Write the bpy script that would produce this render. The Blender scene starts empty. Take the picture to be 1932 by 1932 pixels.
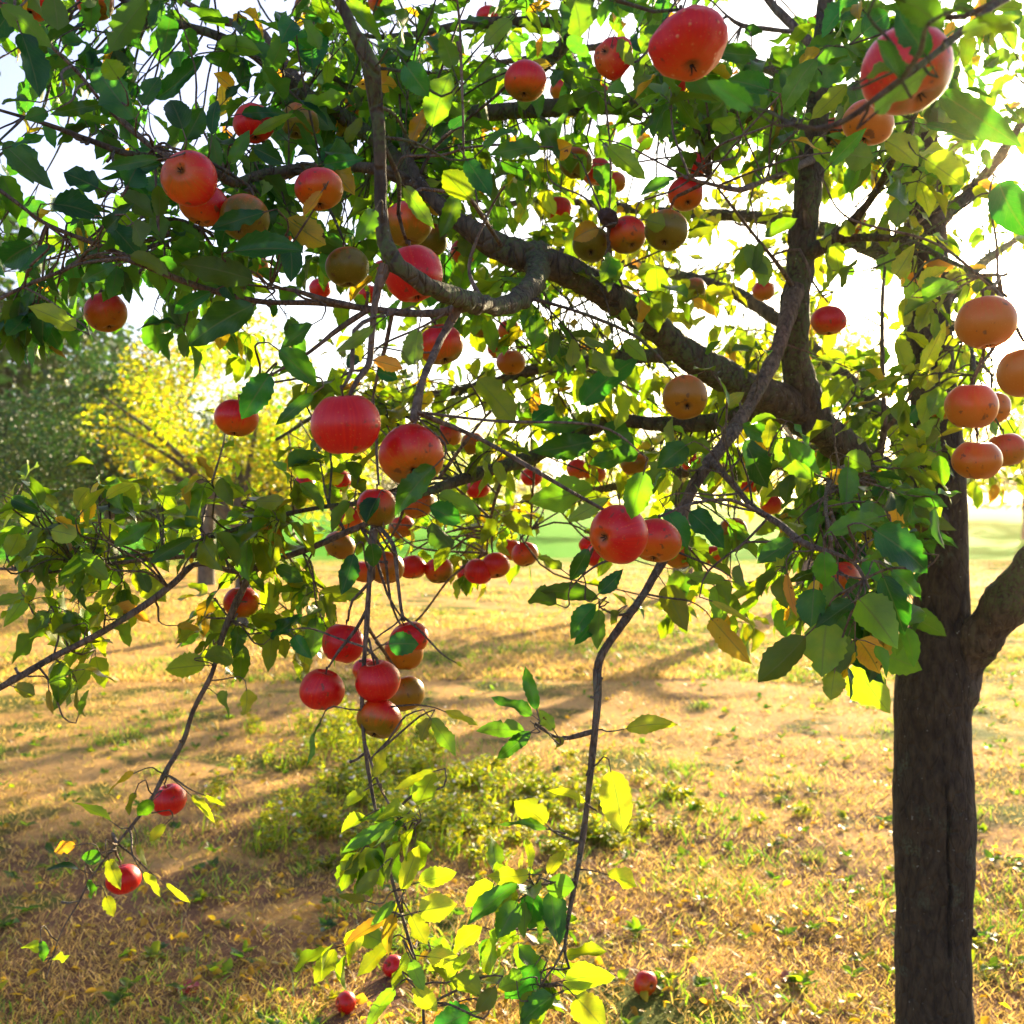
import bpy, math, random
import numpy as np
from mathutils import Vector, Matrix, noise as mnoise
random.seed(7); rng = np.random.default_rng(7)
scn = bpy.context.scene
# ------------------------------------------------------------------ camera, sky, sun, exposure
HAZE_DENSITY = .0008; EYE = 1.5; F = 2070.0; HOR = 940.0
cam_d = bpy.data.cameras.new("camera"); cam = bpy.data.objects.new("camera", cam_d)
scn.collection.objects.link(cam); scn.camera = cam
cam.location = (0, 0, EYE); cam.rotation_euler = (math.radians(90), 0, 0)
cam_d.sensor_width = 36; cam_d.lens = 36 * F / 1932; cam_d.shift_y = -26 / 1932
cam_d.clip_start = 0.05; cam_d.clip_end = 3000
cam_d.dof.use_dof = True; cam_d.dof.focus_distance = 1.65; cam_d.dof.aperture_fstop = 7.5
SUN_AZ = math.radians(26.0); SUN_EL = math.radians(14.0)
SUN = Vector((math.sin(SUN_AZ) * math.cos(SUN_EL), math.cos(SUN_AZ) * math.cos(SUN_EL), math.sin(SUN_EL)))
SUN_SEEN = Vector((969, F, 335)).normalized()
world = bpy.data.worlds.new("World"); scn.world = world; world.use_nodes = True
wn = world.node_tree; wn.nodes.clear()
sky = wn.nodes.new("ShaderNodeTexSky"); sky.sky_type = 'NISHITA'; sky.sun_disc = False
sky.sun_elevation = SUN_EL; sky.sun_rotation = SUN_AZ; sky.air_density = 1.0; sky.dust_density = 2.0; sky.ozone_density = 3.0
bg = wn.nodes.new("ShaderNodeBackground"); bg.inputs['Strength'].default_value = 0.088
out = wn.nodes.new("ShaderNodeOutputWorld")
# the bright aureole of thin evening air round the low sun
tc_ = wn.nodes.new("ShaderNodeTexCoord"); dt = wn.nodes.new("ShaderNodeVectorMath"); dt.operation = 'DOT_PRODUCT'
wn.links.new(tc_.outputs['Generated'], dt.inputs[0]); dt.inputs[1].default_value = tuple(SUN_SEEN)
def wmath(op, a, b):
    n_ = wn.nodes.new("ShaderNodeMath"); n_.operation = op
    for k_, v_ in enumerate((a, b)):
        if isinstance(v_, bpy.types.NodeSocket): wn.links.new(v_, n_.inputs[k_])
        else: n_.inputs[k_].default_value = v_
    return n_.outputs[0]
dp = wmath('MAXIMUM', dt.outputs['Value'], 0.)
au = wmath('ADD', wmath('MULTIPLY', wmath('POWER', dp, 90.), 1.1), wmath('MULTIPLY', wmath('POWER', dp, 2500.), 14.))
bg2 = wn.nodes.new("ShaderNodeBackground"); bg2.inputs['Color'].default_value = (1., .62, .28, 1); wn.links.new(au, bg2.inputs['Strength'])
ad = wn.nodes.new("ShaderNodeAddShader"); hs = wn.nodes.new('ShaderNodeHueSaturation'); hs.inputs['Saturation'].default_value = .8; hs.inputs['Hue'].default_value = .53; wn.links.new(sky.outputs[0], hs.inputs['Color']); wn.links.new(hs.outputs[0], bg.inputs[0]); wn.links.new(bg.outputs[0], ad.inputs[0]); wn.links.new(bg2.outputs[0], ad.inputs[1]); wn.links.new(ad.outputs[0], out.inputs[0])
sun_d = bpy.data.lights.new("sun", 'SUN'); sun_d.energy = 5.0; sun_d.angle = math.radians(0.5); sun_d.color = (1.0, 0.80, 0.50)
sun = bpy.data.objects.new("sun", sun_d); scn.collection.objects.link(sun)
sun.rotation_euler = (-SUN).to_track_quat('-Z', 'Y').to_euler()
scn.view_settings.view_transform = 'Standard'; scn.view_settings.look = 'None'
scn.view_settings.exposure = 2.08; scn.view_settings.gamma = 1.0; scn.view_settings.use_curve_mapping = False
scn.render.engine = 'CYCLES'
cy = scn.cycles; cy.max_bounces = 8; cy.transmission_bounces = 4; cy.transparent_max_bounces = 6; cy.diffuse_bounces = 5
cy.use_denoising = True; cy.sample_clamp_indirect = 8

# ------------------------------------------------------------------ helpers
def P(x, y, d):
    "a point d metres in front of the eye that the photograph shows at (x, y) of 1932"
    return Vector(((x - 966) * d / F, d, EYE - (y - HOR) * d / F))
def GD(y): return EYE * F / (y - HOR)          # distance of level ground seen at row y
def link(o, parent=None):
    scn.collection.objects.link(o)
    if parent is not None: o.parent = parent
    return o
def tag(o, label=None, cat=None, group=None, kind=None):
    if label: o['label'] = label
    if cat: o['category'] = cat
    if group: o['group'] = group
    if kind: o['kind'] = kind
    return o
def empty(name, loc, parent=None):
    o = bpy.data.objects.new(name, None); o.location = loc; o.empty_display_size = .1
    return link(o, parent)
class MB:
    "collects vertices, faces, uvs and a colour attribute"
    def __init__(s): s.v = []; s.f = {3: [], 4: []}; s.n = 0; s.uv = []; s.lc = []
    def add(s, v, f, uv=None, lc=None):
        v = np.asarray(v, float).reshape(-1, 3); f = np.asarray(f, int)
        s.v.append(v); s.f[f.shape[1]].append(f + s.n)
        s.uv.append(np.zeros((len(v), 2)) if uv is None else np.asarray(uv, float).reshape(-1, 2))
        s.lc.append(np.tile([0., .5, 0., 1.], (len(v), 1)) if lc is None else np.asarray(lc, float).reshape(-1, 4))
        s.n += len(v)
    def build(s, name, mat, parent=None, origin=(0, 0, 0), smooth=True):
        me = bpy.data.meshes.new(name)
        V = np.concatenate(s.v) - np.asarray(origin, float)
        t = np.concatenate(s.f[3]) if s.f[3] else np.zeros((0, 3), int)
        q = np.concatenate(s.f[4]) if s.f[4] else np.zeros((0, 4), int)
        loops = np.concatenate([t.ravel(), q.ravel()]); nf = len(t) + len(q)
        tot = np.concatenate([np.full(len(t), 3), np.full(len(q), 4)])
        st = np.concatenate([[0], np.cumsum(tot)[:-1]])
        me.vertices.add(len(V)); me.vertices.foreach_set('co', V.ravel())
        me.loops.add(len(loops)); me.loops.foreach_set('vertex_index', loops.astype(np.int32))
        me.polygons.add(nf); me.polygons.foreach_set('loop_start', st.astype(np.int32))
        me.polygons.foreach_set('use_smooth', np.full(nf, smooth))
        me.update(calc_edges=True)
        uvl = me.uv_layers.new(name='UVMap'); uvl.data.foreach_set('uv', np.concatenate(s.uv)[loops].ravel())
        a = me.attributes.new('lc', 'FLOAT_COLOR', 'POINT'); a.data.foreach_set('color', np.concatenate(s.lc).ravel())
        me.materials.append(mat); me.validate()
        o = bpy.data.objects.new(name, me); o.location = origin
        return link(o, parent)

def catmull(pts, step):
    pts = [np.asarray(p, float) for p in pts]
    P0 = [2 * pts[0] - pts[1]] + pts + [2 * pts[-1] - pts[-2]]
    out = []
    for i in range(1, len(P0) - 2):
        a, b, c, d = P0[i-1:i+3]
        n = max(2, int(np.linalg.norm((c - b)[:3]) / step))
        for k in range(n):
            t = k / n
            out.append(.5 * ((2*b) + (-a + c)*t + (2*a - 5*b + 4*c - d)*t*t + (-a + 3*b - 3*c + d)*t**3))
    out.append(pts[-1]); return np.array(out)
def tube(mb, path, seg=8, rough=0.0, knob=0.0, cap=True, freq=30., seed=0., groove=None):
    "path: rows of x, y, z, radius"
    path = np.asarray(path, float); C = path[:, :3]; R = np.maximum(path[:, 3], .0004)
    T = np.gradient(C, axis=0); T /= np.linalg.norm(T, axis=1)[:, None] + 1e-9
    up = np.array([0, 0, 1.]) if abs(T[0][2]) < .9 else np.array([0, -1., 0])
    U = np.cross(T[0], up); U /= np.linalg.norm(U)
    vs = []; uv = []; L = 0.
    ang = np.linspace(0, 2*np.pi, seg, endpoint=False)
    for i in range(len(C)):
        if i:
            L += np.linalg.norm(C[i] - C[i-1])
            U = U - T[i] * U.dot(T[i]); U /= np.linalg.norm(U) + 1e-9
        W = np.cross(T[i], U)
        r = np.full(seg, R[i])
        if rough or knob:
            for k in range(seg):
                d = U * math.cos(ang[k]) + W * math.sin(ang[k]); q = C[i] + d * R[i]
                if knob: r[k] *= 1 + knob * mnoise.noise(Vector(q * freq * .35 + seed))
                if rough: r[k] *= 1 + rough * mnoise.noise(Vector(q * freq * 2.2 * np.array([1, 1, .45]) + seed))
                if groove: r[k] += groove(q, d)
        vs.append(C[i] + r[:, None] * (np.cos(ang)[:, None] * U + np.sin(ang)[:, None] * W))
        uv.append(np.stack([ang / 6.2832, np.full(seg, L)], 1))
    V = np.concatenate(vs); UV = np.concatenate(uv); n = len(C)
    i = np.arange(n - 1)[:, None] * seg; k = np.arange(seg)[None]; k2 = (k + 1) % seg
    f = np.stack([i + k, i + k2, i + seg + k2, i + seg + k], -1).reshape(-1, 4)
    base = mb.n; mb.add(V, f, UV)
    if cap:
        c0 = C[-1] + T[-1] * R[-1] * .5
        mb.add([c0], np.zeros((0, 3), int))
        kk = np.arange(seg); mb.f[3].append(np.stack([base + (n-1)*seg + kk, base + (n-1)*seg + (kk+1) % seg, np.full(seg, mb.n - 1)], 1))

def unit(a): return a / (np.linalg.norm(a, axis=-1, keepdims=True) + 1e-9)
def leaves(mb, B, D, N, L, W, lc, fold=.48, curl=.26, wave=.062, n=12, bite=.12):
    "many leaves at once: base B, direction D, upper-side normal N, length L, width/length W"
    B = np.atleast_2d(B); D = unit(np.atleast_2d(D)); N = np.atleast_2d(N); m = len(B)
    S = unit(np.cross(D, N)); N = unit(np.cross(S, D))
    L = np.broadcast_to(L, (m,)).astype(float); W = np.broadcast_to(W, (m,)).astype(float)
    fold = fold * rng.uniform(.2, 1.5, m); curl = curl * rng.uniform(-.5, 1.7, m); ph = rng.uniform(0, 6.28, m)
    wv = wave * rng.uniform(.4, 1.8, m); fr = rng.uniform(6, 13, m); side_b = rng.uniform(-.14, .14, m); shp = rng.uniform(.42, .62, m)
    u = np.array([-1, -.55, 0, .55, 1.]) if n > 5 else np.array([-1, 0, 1.])
    s = np.linspace(0, 1, n + 1); nu = len(u)
    prof = (s[None] ** shp[:, None]) * np.clip(1 - s[None] ** 1.75, 0, 1) ** .95
    prof = prof / prof.max(1, keepdims=True)
    tip = np.clip((s - .86) / .14, 0, 1); prof = prof * (1 - .35 * tip * (1 - tip) * 2)[None]
    if n > 5:
        ser = np.where(np.arange(n + 1) % 2 == 0, 1.045, .94)[None] * (1 + rng.normal(0, .03, (m, n + 1)))
        bt = np.ones((m, n + 1))
        for k in np.nonzero(rng.random(m) < bite)[0]:
            c = rng.integers(3, n - 1); bt[k, c:c + rng.integers(1, 3)] *= rng.uniform(.45, .8)
        prof_r = prof * ser; prof_l = prof * ser * bt
    else: prof_r = prof_l = prof
    U = u[None, None, :]; pr = np.where(U > 0, prof_r[:, :, None], prof_l[:, :, None])
    hw = (W * L * .5)[:, None, None] * pr
    ss = s[None, :, None]
    x = hw * U + (side_b * L)[:, None, None] * (ss * (1 - ss))
    z = np.abs(U) * hw * fold[:, None, None] + (wv * L)[:, None, None] * np.sin(ss * fr[:, None, None] + ph[:, None, None] + 1.9 * (U > 0)) * U**2 * pr
    z = z - (curl * L)[:, None, None] * ss ** 2
    y = L[:, None, None] * (ss - .25 * np.abs(curl)[:, None, None] * ss ** 2) + 0 * U
    V = B[:, None, None, :] + D[:, None, None, :] * y[..., None] + S[:, None, None, :] * x[..., None] + N[:, None, None, :] * z[..., None]
    uv = np.stack([np.broadcast_to(U * .5 + .5, y.shape), np.broadcast_to(ss, y.shape)], -1)
    i = np.arange(n)[:, None] * nu + np.arange(nu - 1)[None]
    q = np.stack([i, i + 1, i + nu + 1, i + nu], -1).reshape(-1, 4)
    f = (np.arange(m)[:, None, None] * ((n + 1) * nu) + q[None]).reshape(-1, 4)
    lcv = np.repeat(np.asarray(lc, float).reshape(m, 4), (n + 1) * nu, axis=0)
    mb.add(V.reshape(-1, 3), f, uv.reshape(-1, 2), lcv)

# ------------------------------------------------------------------ materials
class NT:
    def __init__(s, name):
        s.m = bpy.data.materials.new(name); s.m.use_nodes = True; s.t = s.m.node_tree; s.t.nodes.clear()
        s.o = s.t.nodes.new("ShaderNodeOutputMaterial")
    def n(s, typ, **kw):
        nd = s.t.nodes.new("ShaderNode" + typ)
        for k, v in kw.items():
            if k.startswith('_'): setattr(nd, k[1:], v)
            else:
                key = k.replace('__', ' ')
                key = int(key[1:]) if key[0] == 'i' and key[1:].isdigit() else key
                if isinstance(v, bpy.types.NodeSocket): s.t.links.new(v, nd.inputs[key])
                else: nd.inputs[key].default_value = v
        return nd
    def math(s, op, a, b=0., c=0., clamp=False):
        return s.n('Math', _operation=op, _use_clamp=clamp, i0=a, i1=b, i2=c).outputs[0]
    def mix(s, f, a, b, mode='MIX'):
        nd = s.t.nodes.new("ShaderNodeMix"); nd.data_type = 'RGBA'; nd.blend_type = mode
        for k, v in ((0, f), (6, a), (7, b)):
            if isinstance(v, bpy.types.NodeSocket): s.t.links.new(v, nd.inputs[k])
            else: nd.inputs[k].default_value = (*v, 1) if isinstance(v, tuple) and len(v) == 3 else v
        return nd.outputs[2]
    def ramp(s, f, stops, interp='LINEAR'):
        nd = s.t.nodes.new("ShaderNodeValToRGB"); s.t.links.new(f, nd.inputs[0]); e = nd.color_ramp.elements
        nd.color_ramp.interpolation = interp
        while len(e) < len(stops): e.new(.5)
        for k, (p, c) in enumerate(stops): e[k].position = p; e[k].color = (*c, 1)
        return nd.outputs[0]
    def noise(s, vec, scale, detail=4., rough=.5, out=0):
        return s.n('TexNoise', Vector=vec, Scale=scale, Detail=detail, Roughness=rough).outputs[out]
    def step(s, x, a, b): return s.n('MapRange', _interpolation_type='SMOOTHSTEP', Value=x, i1=a, i2=b).outputs[0]
    def out(s, sh, disp=None):
        s.t.links.new(sh, s.o.inputs[0]); return s.m

def leaf_material(name, stops, tstops, under=(.13, .2, .07), tr=.5, rough=.33, veins=True):
    t = NT(name)
    at = t.n('Attribute', _attribute_name='lc'); sp = t.n('SeparateColor', Color=at.outputs['Color'])
    hue, rnd, spot = sp.outputs[0], sp.outputs[1], sp.outputs[2]
    uv = t.n('UVMap', _uv_map='UVMap').outputs[0]; su = t.n('SeparateXYZ', Vector=uv)
    u = t.math('ABSOLUTE', t.math('SUBTRACT', su.outputs[0], .5)); v = su.outputs[1]
    geo = t.n('NewGeometry'); back = geo.outputs['Backfacing']
    co = t.n('TexCoord').outputs['Object']
    nz = t.noise(co, 55., 3.)
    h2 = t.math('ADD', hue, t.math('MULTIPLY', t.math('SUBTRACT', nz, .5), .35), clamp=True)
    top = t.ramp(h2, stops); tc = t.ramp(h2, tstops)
    top = t.mix(t.math('MULTIPLY', back, .6), top, t.mix(hue, under, (.42, .36, .08)))
    br = t.math('ADD', .55, t.math('MULTIPLY', rnd, .8))
    top = t.mix(1., top, t.n('CombineXYZ', X=br, Y=br, Z=br).outputs[0], 'MULTIPLY')
    tc = t.mix(1., tc, t.n('CombineXYZ', X=br, Y=br, Z=br).outputs[0], 'MULTIPLY')
    nrm = None
    if veins:
        k = t.math('FRACT', t.math('MULTIPLY', t.math('SUBTRACT', v, t.math('MULTIPLY', u, .75)), 8.5))
        side = t.math('SUBTRACT', 1., t.step(t.math('ABSOLUTE', t.math('SUBTRACT', k, .5)), 0., .07))
        mid = t.math('SUBTRACT', 1., t.step(u, .012, .04))
        vein = t.math('MAXIMUM', t.math('MULTIPLY', side, .5), mid)
        top = t.mix(t.math('MULTIPLY', vein, .5), top, (.22, .28, .09)); tc = t.mix(t.math('MULTIPLY', vein, .6), tc, (.08, .15, .01))
        vn = t.math('ADD', t.math('MULTIPLY', vein, -1.), t.math('MULTIPLY', nz, .8))
        nrm = t.n('Bump', Strength=.35, Distance=.0012, Height=vn).outputs[0]
        sn = t.math('ADD', t.noise(co, 130., 2.), t.math('MULTIPLY', t.noise(co, 38., 1.), .6))
        sm = t.step(sn, t.math('SUBTRACT', 1.24, t.math('MULTIPLY', spot, .2)), t.math('SUBTRACT', 1.28, t.math('MULTIPLY', spot, .2)))
        top = t.mix(sm, top, (.09, .035, .012)); tc = t.mix(sm, tc, (.10, .03, .005))
    pb = t.n('BsdfPrincipled', Base__Color=top, Roughness=t.math('ADD', rough, t.math('MULTIPLY', back, .3)))
    pb.inputs['Specular IOR Level'].default_value = .5
    tb = t.n('BsdfTranslucent', Color=tc)
    if nrm is not None: t.t.links.new(nrm, pb.inputs['Normal'])
    mx = t.n('MixShader', Fac=tr, i1=pb.outputs[0], i2=tb.outputs[0])
    return t.out(mx.outputs[0])
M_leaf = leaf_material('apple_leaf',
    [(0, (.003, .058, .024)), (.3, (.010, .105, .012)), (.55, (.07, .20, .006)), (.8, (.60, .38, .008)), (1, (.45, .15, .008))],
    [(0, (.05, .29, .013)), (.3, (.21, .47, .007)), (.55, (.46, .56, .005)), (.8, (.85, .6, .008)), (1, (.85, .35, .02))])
M_far_leaf = leaf_material('orchard_leaf',
    [(0, (.012, .07, .012)), (.4, (.05, .13, .012)), (.7, (.25, .26, .012)), (1, (.40, .24, .015))],
    [(0, (.08, .34, .01)), (.4, (.34, .6, .01)), (.7, (.80, .74, .008)), (1, (.85, .5, .02))], veins=False, rough=.5)
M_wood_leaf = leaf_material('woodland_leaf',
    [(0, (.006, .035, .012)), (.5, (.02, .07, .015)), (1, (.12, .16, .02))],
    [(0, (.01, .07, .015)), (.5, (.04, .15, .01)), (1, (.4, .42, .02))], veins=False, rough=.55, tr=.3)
M_grass = leaf_material('grass_blade',
    [(0, (.02, .10, .015)), (.35, (.10, .20, .02)), (.6, (.44, .29, .09)), (1, (.52, .31, .13))],
    [(0, (.06, .34, .01)), (.35, (.40, .62, .02)), (.6, (.9, .66, .14)), (1, (.95, .6, .2))], under=(.2, .2, .07), veins=False, rough=.5, tr=.42)

def bark_material(name, c0, c1, lichen, amount, scale=1.):
    t = NT(name); co = t.n('TexCoord').outputs['Object']
    mp = t.n('Mapping', Vector=co, Scale=(1, 1, .4)).outputs[0]
    a = t.noise(mp, 60. * scale, 8., .65); b = t.noise(co, 9. * scale, 5., .6)
    vor = t.n('TexVoronoi', Vector=mp, Scale=45. * scale, _feature='DISTANCE_TO_EDGE').outputs['Distance']
    col = t.mix(t.step(a, .3, .7), c0, c1)
    lm = t.math('MULTIPLY', t.step(b, .62 - amount * .25, .72 - amount * .2), t.step(t.noise(co, 140. * scale, 3.), .38, .6))
    col = t.mix(lm, col, lichen)
    sp = t.math('MULTIPLY', t.step(t.noise(co, 95. * scale, 1.), .74, .78), .6)
    col = t.mix(sp, col, (.30, .33, .27))
    hgt = t.math('ADD', a, t.math('MULTIPLY', t.step(vor, 0., .12), .45))
    nb = t.n('Bump', Strength=1., Distance=.009, Height=hgt)
    pb = t.n('BsdfPrincipled', Base__Color=col, Roughness=.85, Normal=nb.outputs[0])
    return t.out(pb.outputs[0])
M_trunk = bark_material('trunk_bark', (.017, .013, .006), (.064, .050, .026), (.07, .09, .05), .2)
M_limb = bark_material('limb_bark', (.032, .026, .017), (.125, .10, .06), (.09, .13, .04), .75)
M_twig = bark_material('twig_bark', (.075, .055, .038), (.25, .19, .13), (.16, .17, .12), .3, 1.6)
M_far_bark = bark_material('far_bark', (.05, .045, .04), (.14, .13, .11), (.16, .18, .12), .4, .5)

def apple_material():
    t = NT('apple_skin'); co = t.n('TexCoord').outputs['Object']; oi = t.n('ObjectInfo')
    sp = t.n('SeparateColor', Color=oi.outputs['Color']); blush, green, rough = sp.outputs[0], sp.outputs[1], sp.outputs[2]
    sx = t.n('SeparateXYZ', Vector=co)
    off = t.math('MULTIPLY', oi.outputs['Random'], 37.)
    cv = t.n('VectorMath', _operation='ADD', i0=co, i1=t.n('CombineXYZ', X=off, Y=off, Z=off).outputs[0]).outputs[0]
    # stripes run from stalk to calyx: noise of the longitude only
    an = t.math('ARCTAN2', sx.outputs[1], sx.outputs[0])
    st = t.noise(t.n('CombineXYZ', X=t.math('MULTIPLY', t.math('COSINE', an), 3.2), Y=t.math('MULTIPLY', t.math('SINE', an), 3.2), Z=t.math('ADD', off, t.math('MULTIPLY', sx.outputs[2], 2.5))).outputs[0], 3.2, 5., .7)
    n1 = t.noise(cv, 34., 4., .6)
    side = t.math('ADD', t.math('MULTIPLY', sx.outputs[0], 9.), t.math('MULTIPLY', sx.outputs[2], 20.))
    m = t.math('ADD', t.math('ADD', side, t.math('MULTIPLY', t.math('SUBTRACT', n1, .5), 1.1)), t.math('MULTIPLY', t.math('SUBTRACT', st, .5), .7))
    m = t.math('ADD', m, t.math('MULTIPLY', t.math('SUBTRACT', blush, .5), 2.2))
    red = t.mix(t.step(st, .42, .68), (.56, .0008, .004), (.66, .012, .0008))
    org = t.mix(t.step(n1, .35, .65), (.62, .050, .0005), (.58, .12, .001))
    grn = t.mix(green, (.52, .15, .001), (.16, .13, .002))
    c = t.mix(t.step(m, -.62, .04), grn, org); c = t.mix(t.step(m, -.10, .36), c, red)
    dots = t.n('TexVoronoi', Vector=cv, Scale=230.).outputs['Distance']
    dm = t.math('MULTIPLY', t.math('SUBTRACT', 1., t.step(dots, .10, .2)), .45)
    c = t.mix(dm, c, (.55, .25, .04))
    # corky patch round the stalk and the calyx
    rr = t.math('SQRT', t.math('ADD', t.math('POWER', sx.outputs[0], 2.), t.math('POWER', sx.outputs[1], 2.)))
    cork = t.math('MULTIPLY', t.math('SUBTRACT', 1., t.step(t.math('ADD', rr, t.math('MULTIPLY', n1, .006)), .004, .015)), .75)
    c = t.mix(cork, c, (.22, .15, .04))
    c = t.mix(t.math('MULTIPLY', t.step(t.noise(cv, 75., 3.), .63, .69), .75), c, (.10, .045, .015))
    wart = t.n('TexVoronoi', Vector=cv, Scale=95.).outputs['Distance']
    wm = t.math('MULTIPLY', t.math('SUBTRACT', 1., t.step(wart, .06, .22)), rough)
    c = t.mix(t.math('MULTIPLY', wm, .55), c, (.75, .42, .16))
    h = t.math('ADD', t.math('MULTIPLY', n1, .22), t.math('ADD', t.math('MULTIPLY', wm, .8), t.math('MULTIPLY', t.noise(cv, 120., 4.), t.math('ADD', .05, t.math('MULTIPLY', rough, .5)))))
    nb = t.n('Bump', Strength=.45, Distance=.0022, Height=h)
    pb = t.n('BsdfPrincipled', Base__Color=c, Roughness=t.math('ADD', .3, t.math('ADD', t.math('MULTIPLY', n1, .15), t.math('MULTIPLY', rough, .2))), Normal=nb.outputs[0])
    pb.inputs['Specular IOR Level'].default_value = .4; pb.inputs['Subsurface Weight'].default_value = .08; pb.inputs['Subsurface Radius'].default_value = (1., .3, .1); pb.inputs['Subsurface Scale'].default_value = .006
    pb.inputs['Coat Weight'].default_value = .12; pb.inputs['Coat Roughness'].default_value = .42
    return t.out(pb.outputs[0])
M_apple = apple_material()
def plain(name, col, rough=.7, col2=None, scale=80., bump=.3):
    t = NT(name); co = t.n('TexCoord').outputs['Object']; n = t.noise(co, scale, 4.)
    c = t.mix(n, col, col2 or tuple(x * .5 for x in col))
    pb = t.n('BsdfPrincipled', Base__Color=c, Roughness=rough, Normal=t.n('Bump', Strength=bump, Distance=.002, Height=n).outputs[0])
    return t.out(pb.outputs[0])
M_stem = plain('stem', (.10, .055, .03)); M_calyx = plain('calyx', (.035, .022, .012), .9)
M_mummy = plain('shrivelled_skin', (.09, .05, .035), .8, (.03, .018, .014), 120., 1.)
def petal():
    t = NT('white_petal'); pb = t.n('BsdfPrincipled', Base__Color=(.8, .78, .7, 1), Roughness=.6); tb = t.n('BsdfTranslucent', Color=(.9, .85, .7, 1))
    return t.out(t.n('MixShader', Fac=.5, i1=pb.outputs[0], i2=tb.outputs[0]).outputs[0])
M_petal = petal(); M_dead = plain('dead_leaf', (.30, .12, .04), .7, (.12, .06, .03), 40.)
# ------------------------------------------------------------------ ground
def gh(x, y):
    "height of the ground"
    r = np.hypot(x, y)
    return (.035 * np.sin(x * .9 + 1.3) * np.sin(y * .7 + .4) + .012 * np.sin(x * 4.1 + y * 2.3) * np.sin(y * 3.7)) * np.clip((40 - r) / 30, 0, 1)
def ground_material():
    t = NT('ground_surface'); co = t.n('TexCoord').outputs['Object']; sx = t.n('SeparateXYZ', Vector=co)
    big = t.noise(co, .45, 4., .6); mid = t.noise(co, 1.8, 5., .6); fine = t.noise(co, 26., 6., .7)
    mp = t.n('Mapping', Vector=co, Scale=(1., .35, 1.)).outputs[0]; straw_n = t.noise(mp, 90., 4., .7)
    straw = t.mix(straw_n, (.58, .32, .09), (.86, .55, .22)); soil = t.mix(fine, (.14, .075, .045), (.34, .19, .11))
    green = t.mix(fine, (.05, .12, .015), (.14, .22, .03))
    near = t.math('SUBTRACT', 1., t.step(sx.outputs[1], 3.5, 7.))
    c = t.mix(t.step(t.math('ADD', mid, t.math('MULTIPLY', near, .18)), .5, .66), straw, soil)
    c = t.mix(t.math('MULTIPLY', t.step(t.math('ADD', t.math('MULTIPLY', big, .6), t.math('MULTIPLY', mid, .45)), .54, .62), .75), c, green)
    far = t.step(t.math('ADD', sx.outputs[1], t.math('MULTIPLY', big, 9.)), 27., 33.)
    mead = t.mix(t.noise(t.n('Mapping', Vector=co, Scale=(.05, .5, 1.)).outputs[0], 1.2, 3.), (.04, .34, .004), (.12, .42, .006))
    c = t.mix(far, c, mead)
    h = t.math('ADD', fine, t.math('MULTIPLY', straw_n, .6))
    pb = t.n('BsdfPrincipled', Base__Color=c, Roughness=.9, Normal=t.n('Bump', Strength=1., Distance=.035, Height=h).outputs[0])
    pb.inputs['Specular IOR Level'].default_value = .03
    return t.out(pb.outputs[0])
def axis(lo, hi, fine_lo, fine_hi, nf, nc):
    a = fine_lo - (fine_lo - lo) * np.linspace(1, 0, nc, endpoint=False) ** 2.6
    b = fine_hi + (hi - fine_hi) * np.linspace(0, 1, nc + 1)[1:] ** 2.6
    return np.concatenate([a, np.linspace(fine_lo, fine_hi, nf), b])
gx = axis(-400, 400, -9, 9, 130, 26); gy = axis(-100, 400, 1, 19, 130, 26)
X, Y = np.meshgrid(gx, gy); Z = gh(X, Y)
mb = MB(); i = np.arange(len(gy) - 1)[:, None] * len(gx) + np.arange(len(gx) - 1)[None]
mb.add(np.stack([X, Y, Z], -1).reshape(-1, 3), np.stack([i, i + 1, i + len(gx) + 1, i + len(gx)], -1).reshape(-1, 4))
tag(mb.build('ground', ground_material()), kind='structure')

def vnoise(x, y, s, seed=0.):
    return np.array([mnoise.noise(Vector((a * s + seed, b * s, seed))) for a, b in zip(x, y)])
def scatter(n, y0, y1, pw=1.6, x_half=.5):
    "points of the wedge of ground in view, thinning with distance"
    y = y0 + (y1 - y0) * rng.random(n) ** pw; x = (rng.random(n) * 2 - 1) * (y * x_half + .3)
    return x, y
WIND = [((px - 966) * GD(py) / F, GD(py)) for px, py in ((1218, 1885), (652, 1924), (742, 1848))]
def blades(mb, x, y, z, h, w, lean, hue, spread=None):
    m = len(x); clear = np.ones(m)
    for wx, wy in WIND: clear[(np.abs(x - wx) < .07) & (y < wy + .03) & (y > wy - .3)] = .25
    h = h * clear; a = rng.uniform(0, 6.28, m); ca, sa = np.cos(a), np.sin(a); b = rng.uniform(0, 6.28, m)
    B = np.stack([x, y, z], 1); D = np.stack([np.cos(b) * lean, np.sin(b) * lean, np.ones(m)], 1); S = np.stack([ca, sa, 0 * ca], 1)
    h = np.broadcast_to(h, (m,))[:, None]; w = np.broadcast_to(w, (m,))[:, None]
    p1 = B + D * h * .55; p2 = B + D * h * np.array([1.25, 1.25, .92])
    V = np.stack([B - S * w, B + S * w, p1 - S * w * .7, p1 + S * w * .7, p2], 1).reshape(-1, 3)
    k = np.arange(m)[:, None] * 5
    lc = np.zeros((m, 4)); lc[:, 0] = hue; lc[:, 1] = rng.random(m); lc[:, 3] = 1
    base = mb.n; mb.add(V, k + np.array([0, 1, 3, 2]), None, np.repeat(lc, 5, 0)); mb.f[3].append(base + k + np.array([2, 3, 4]))
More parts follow.
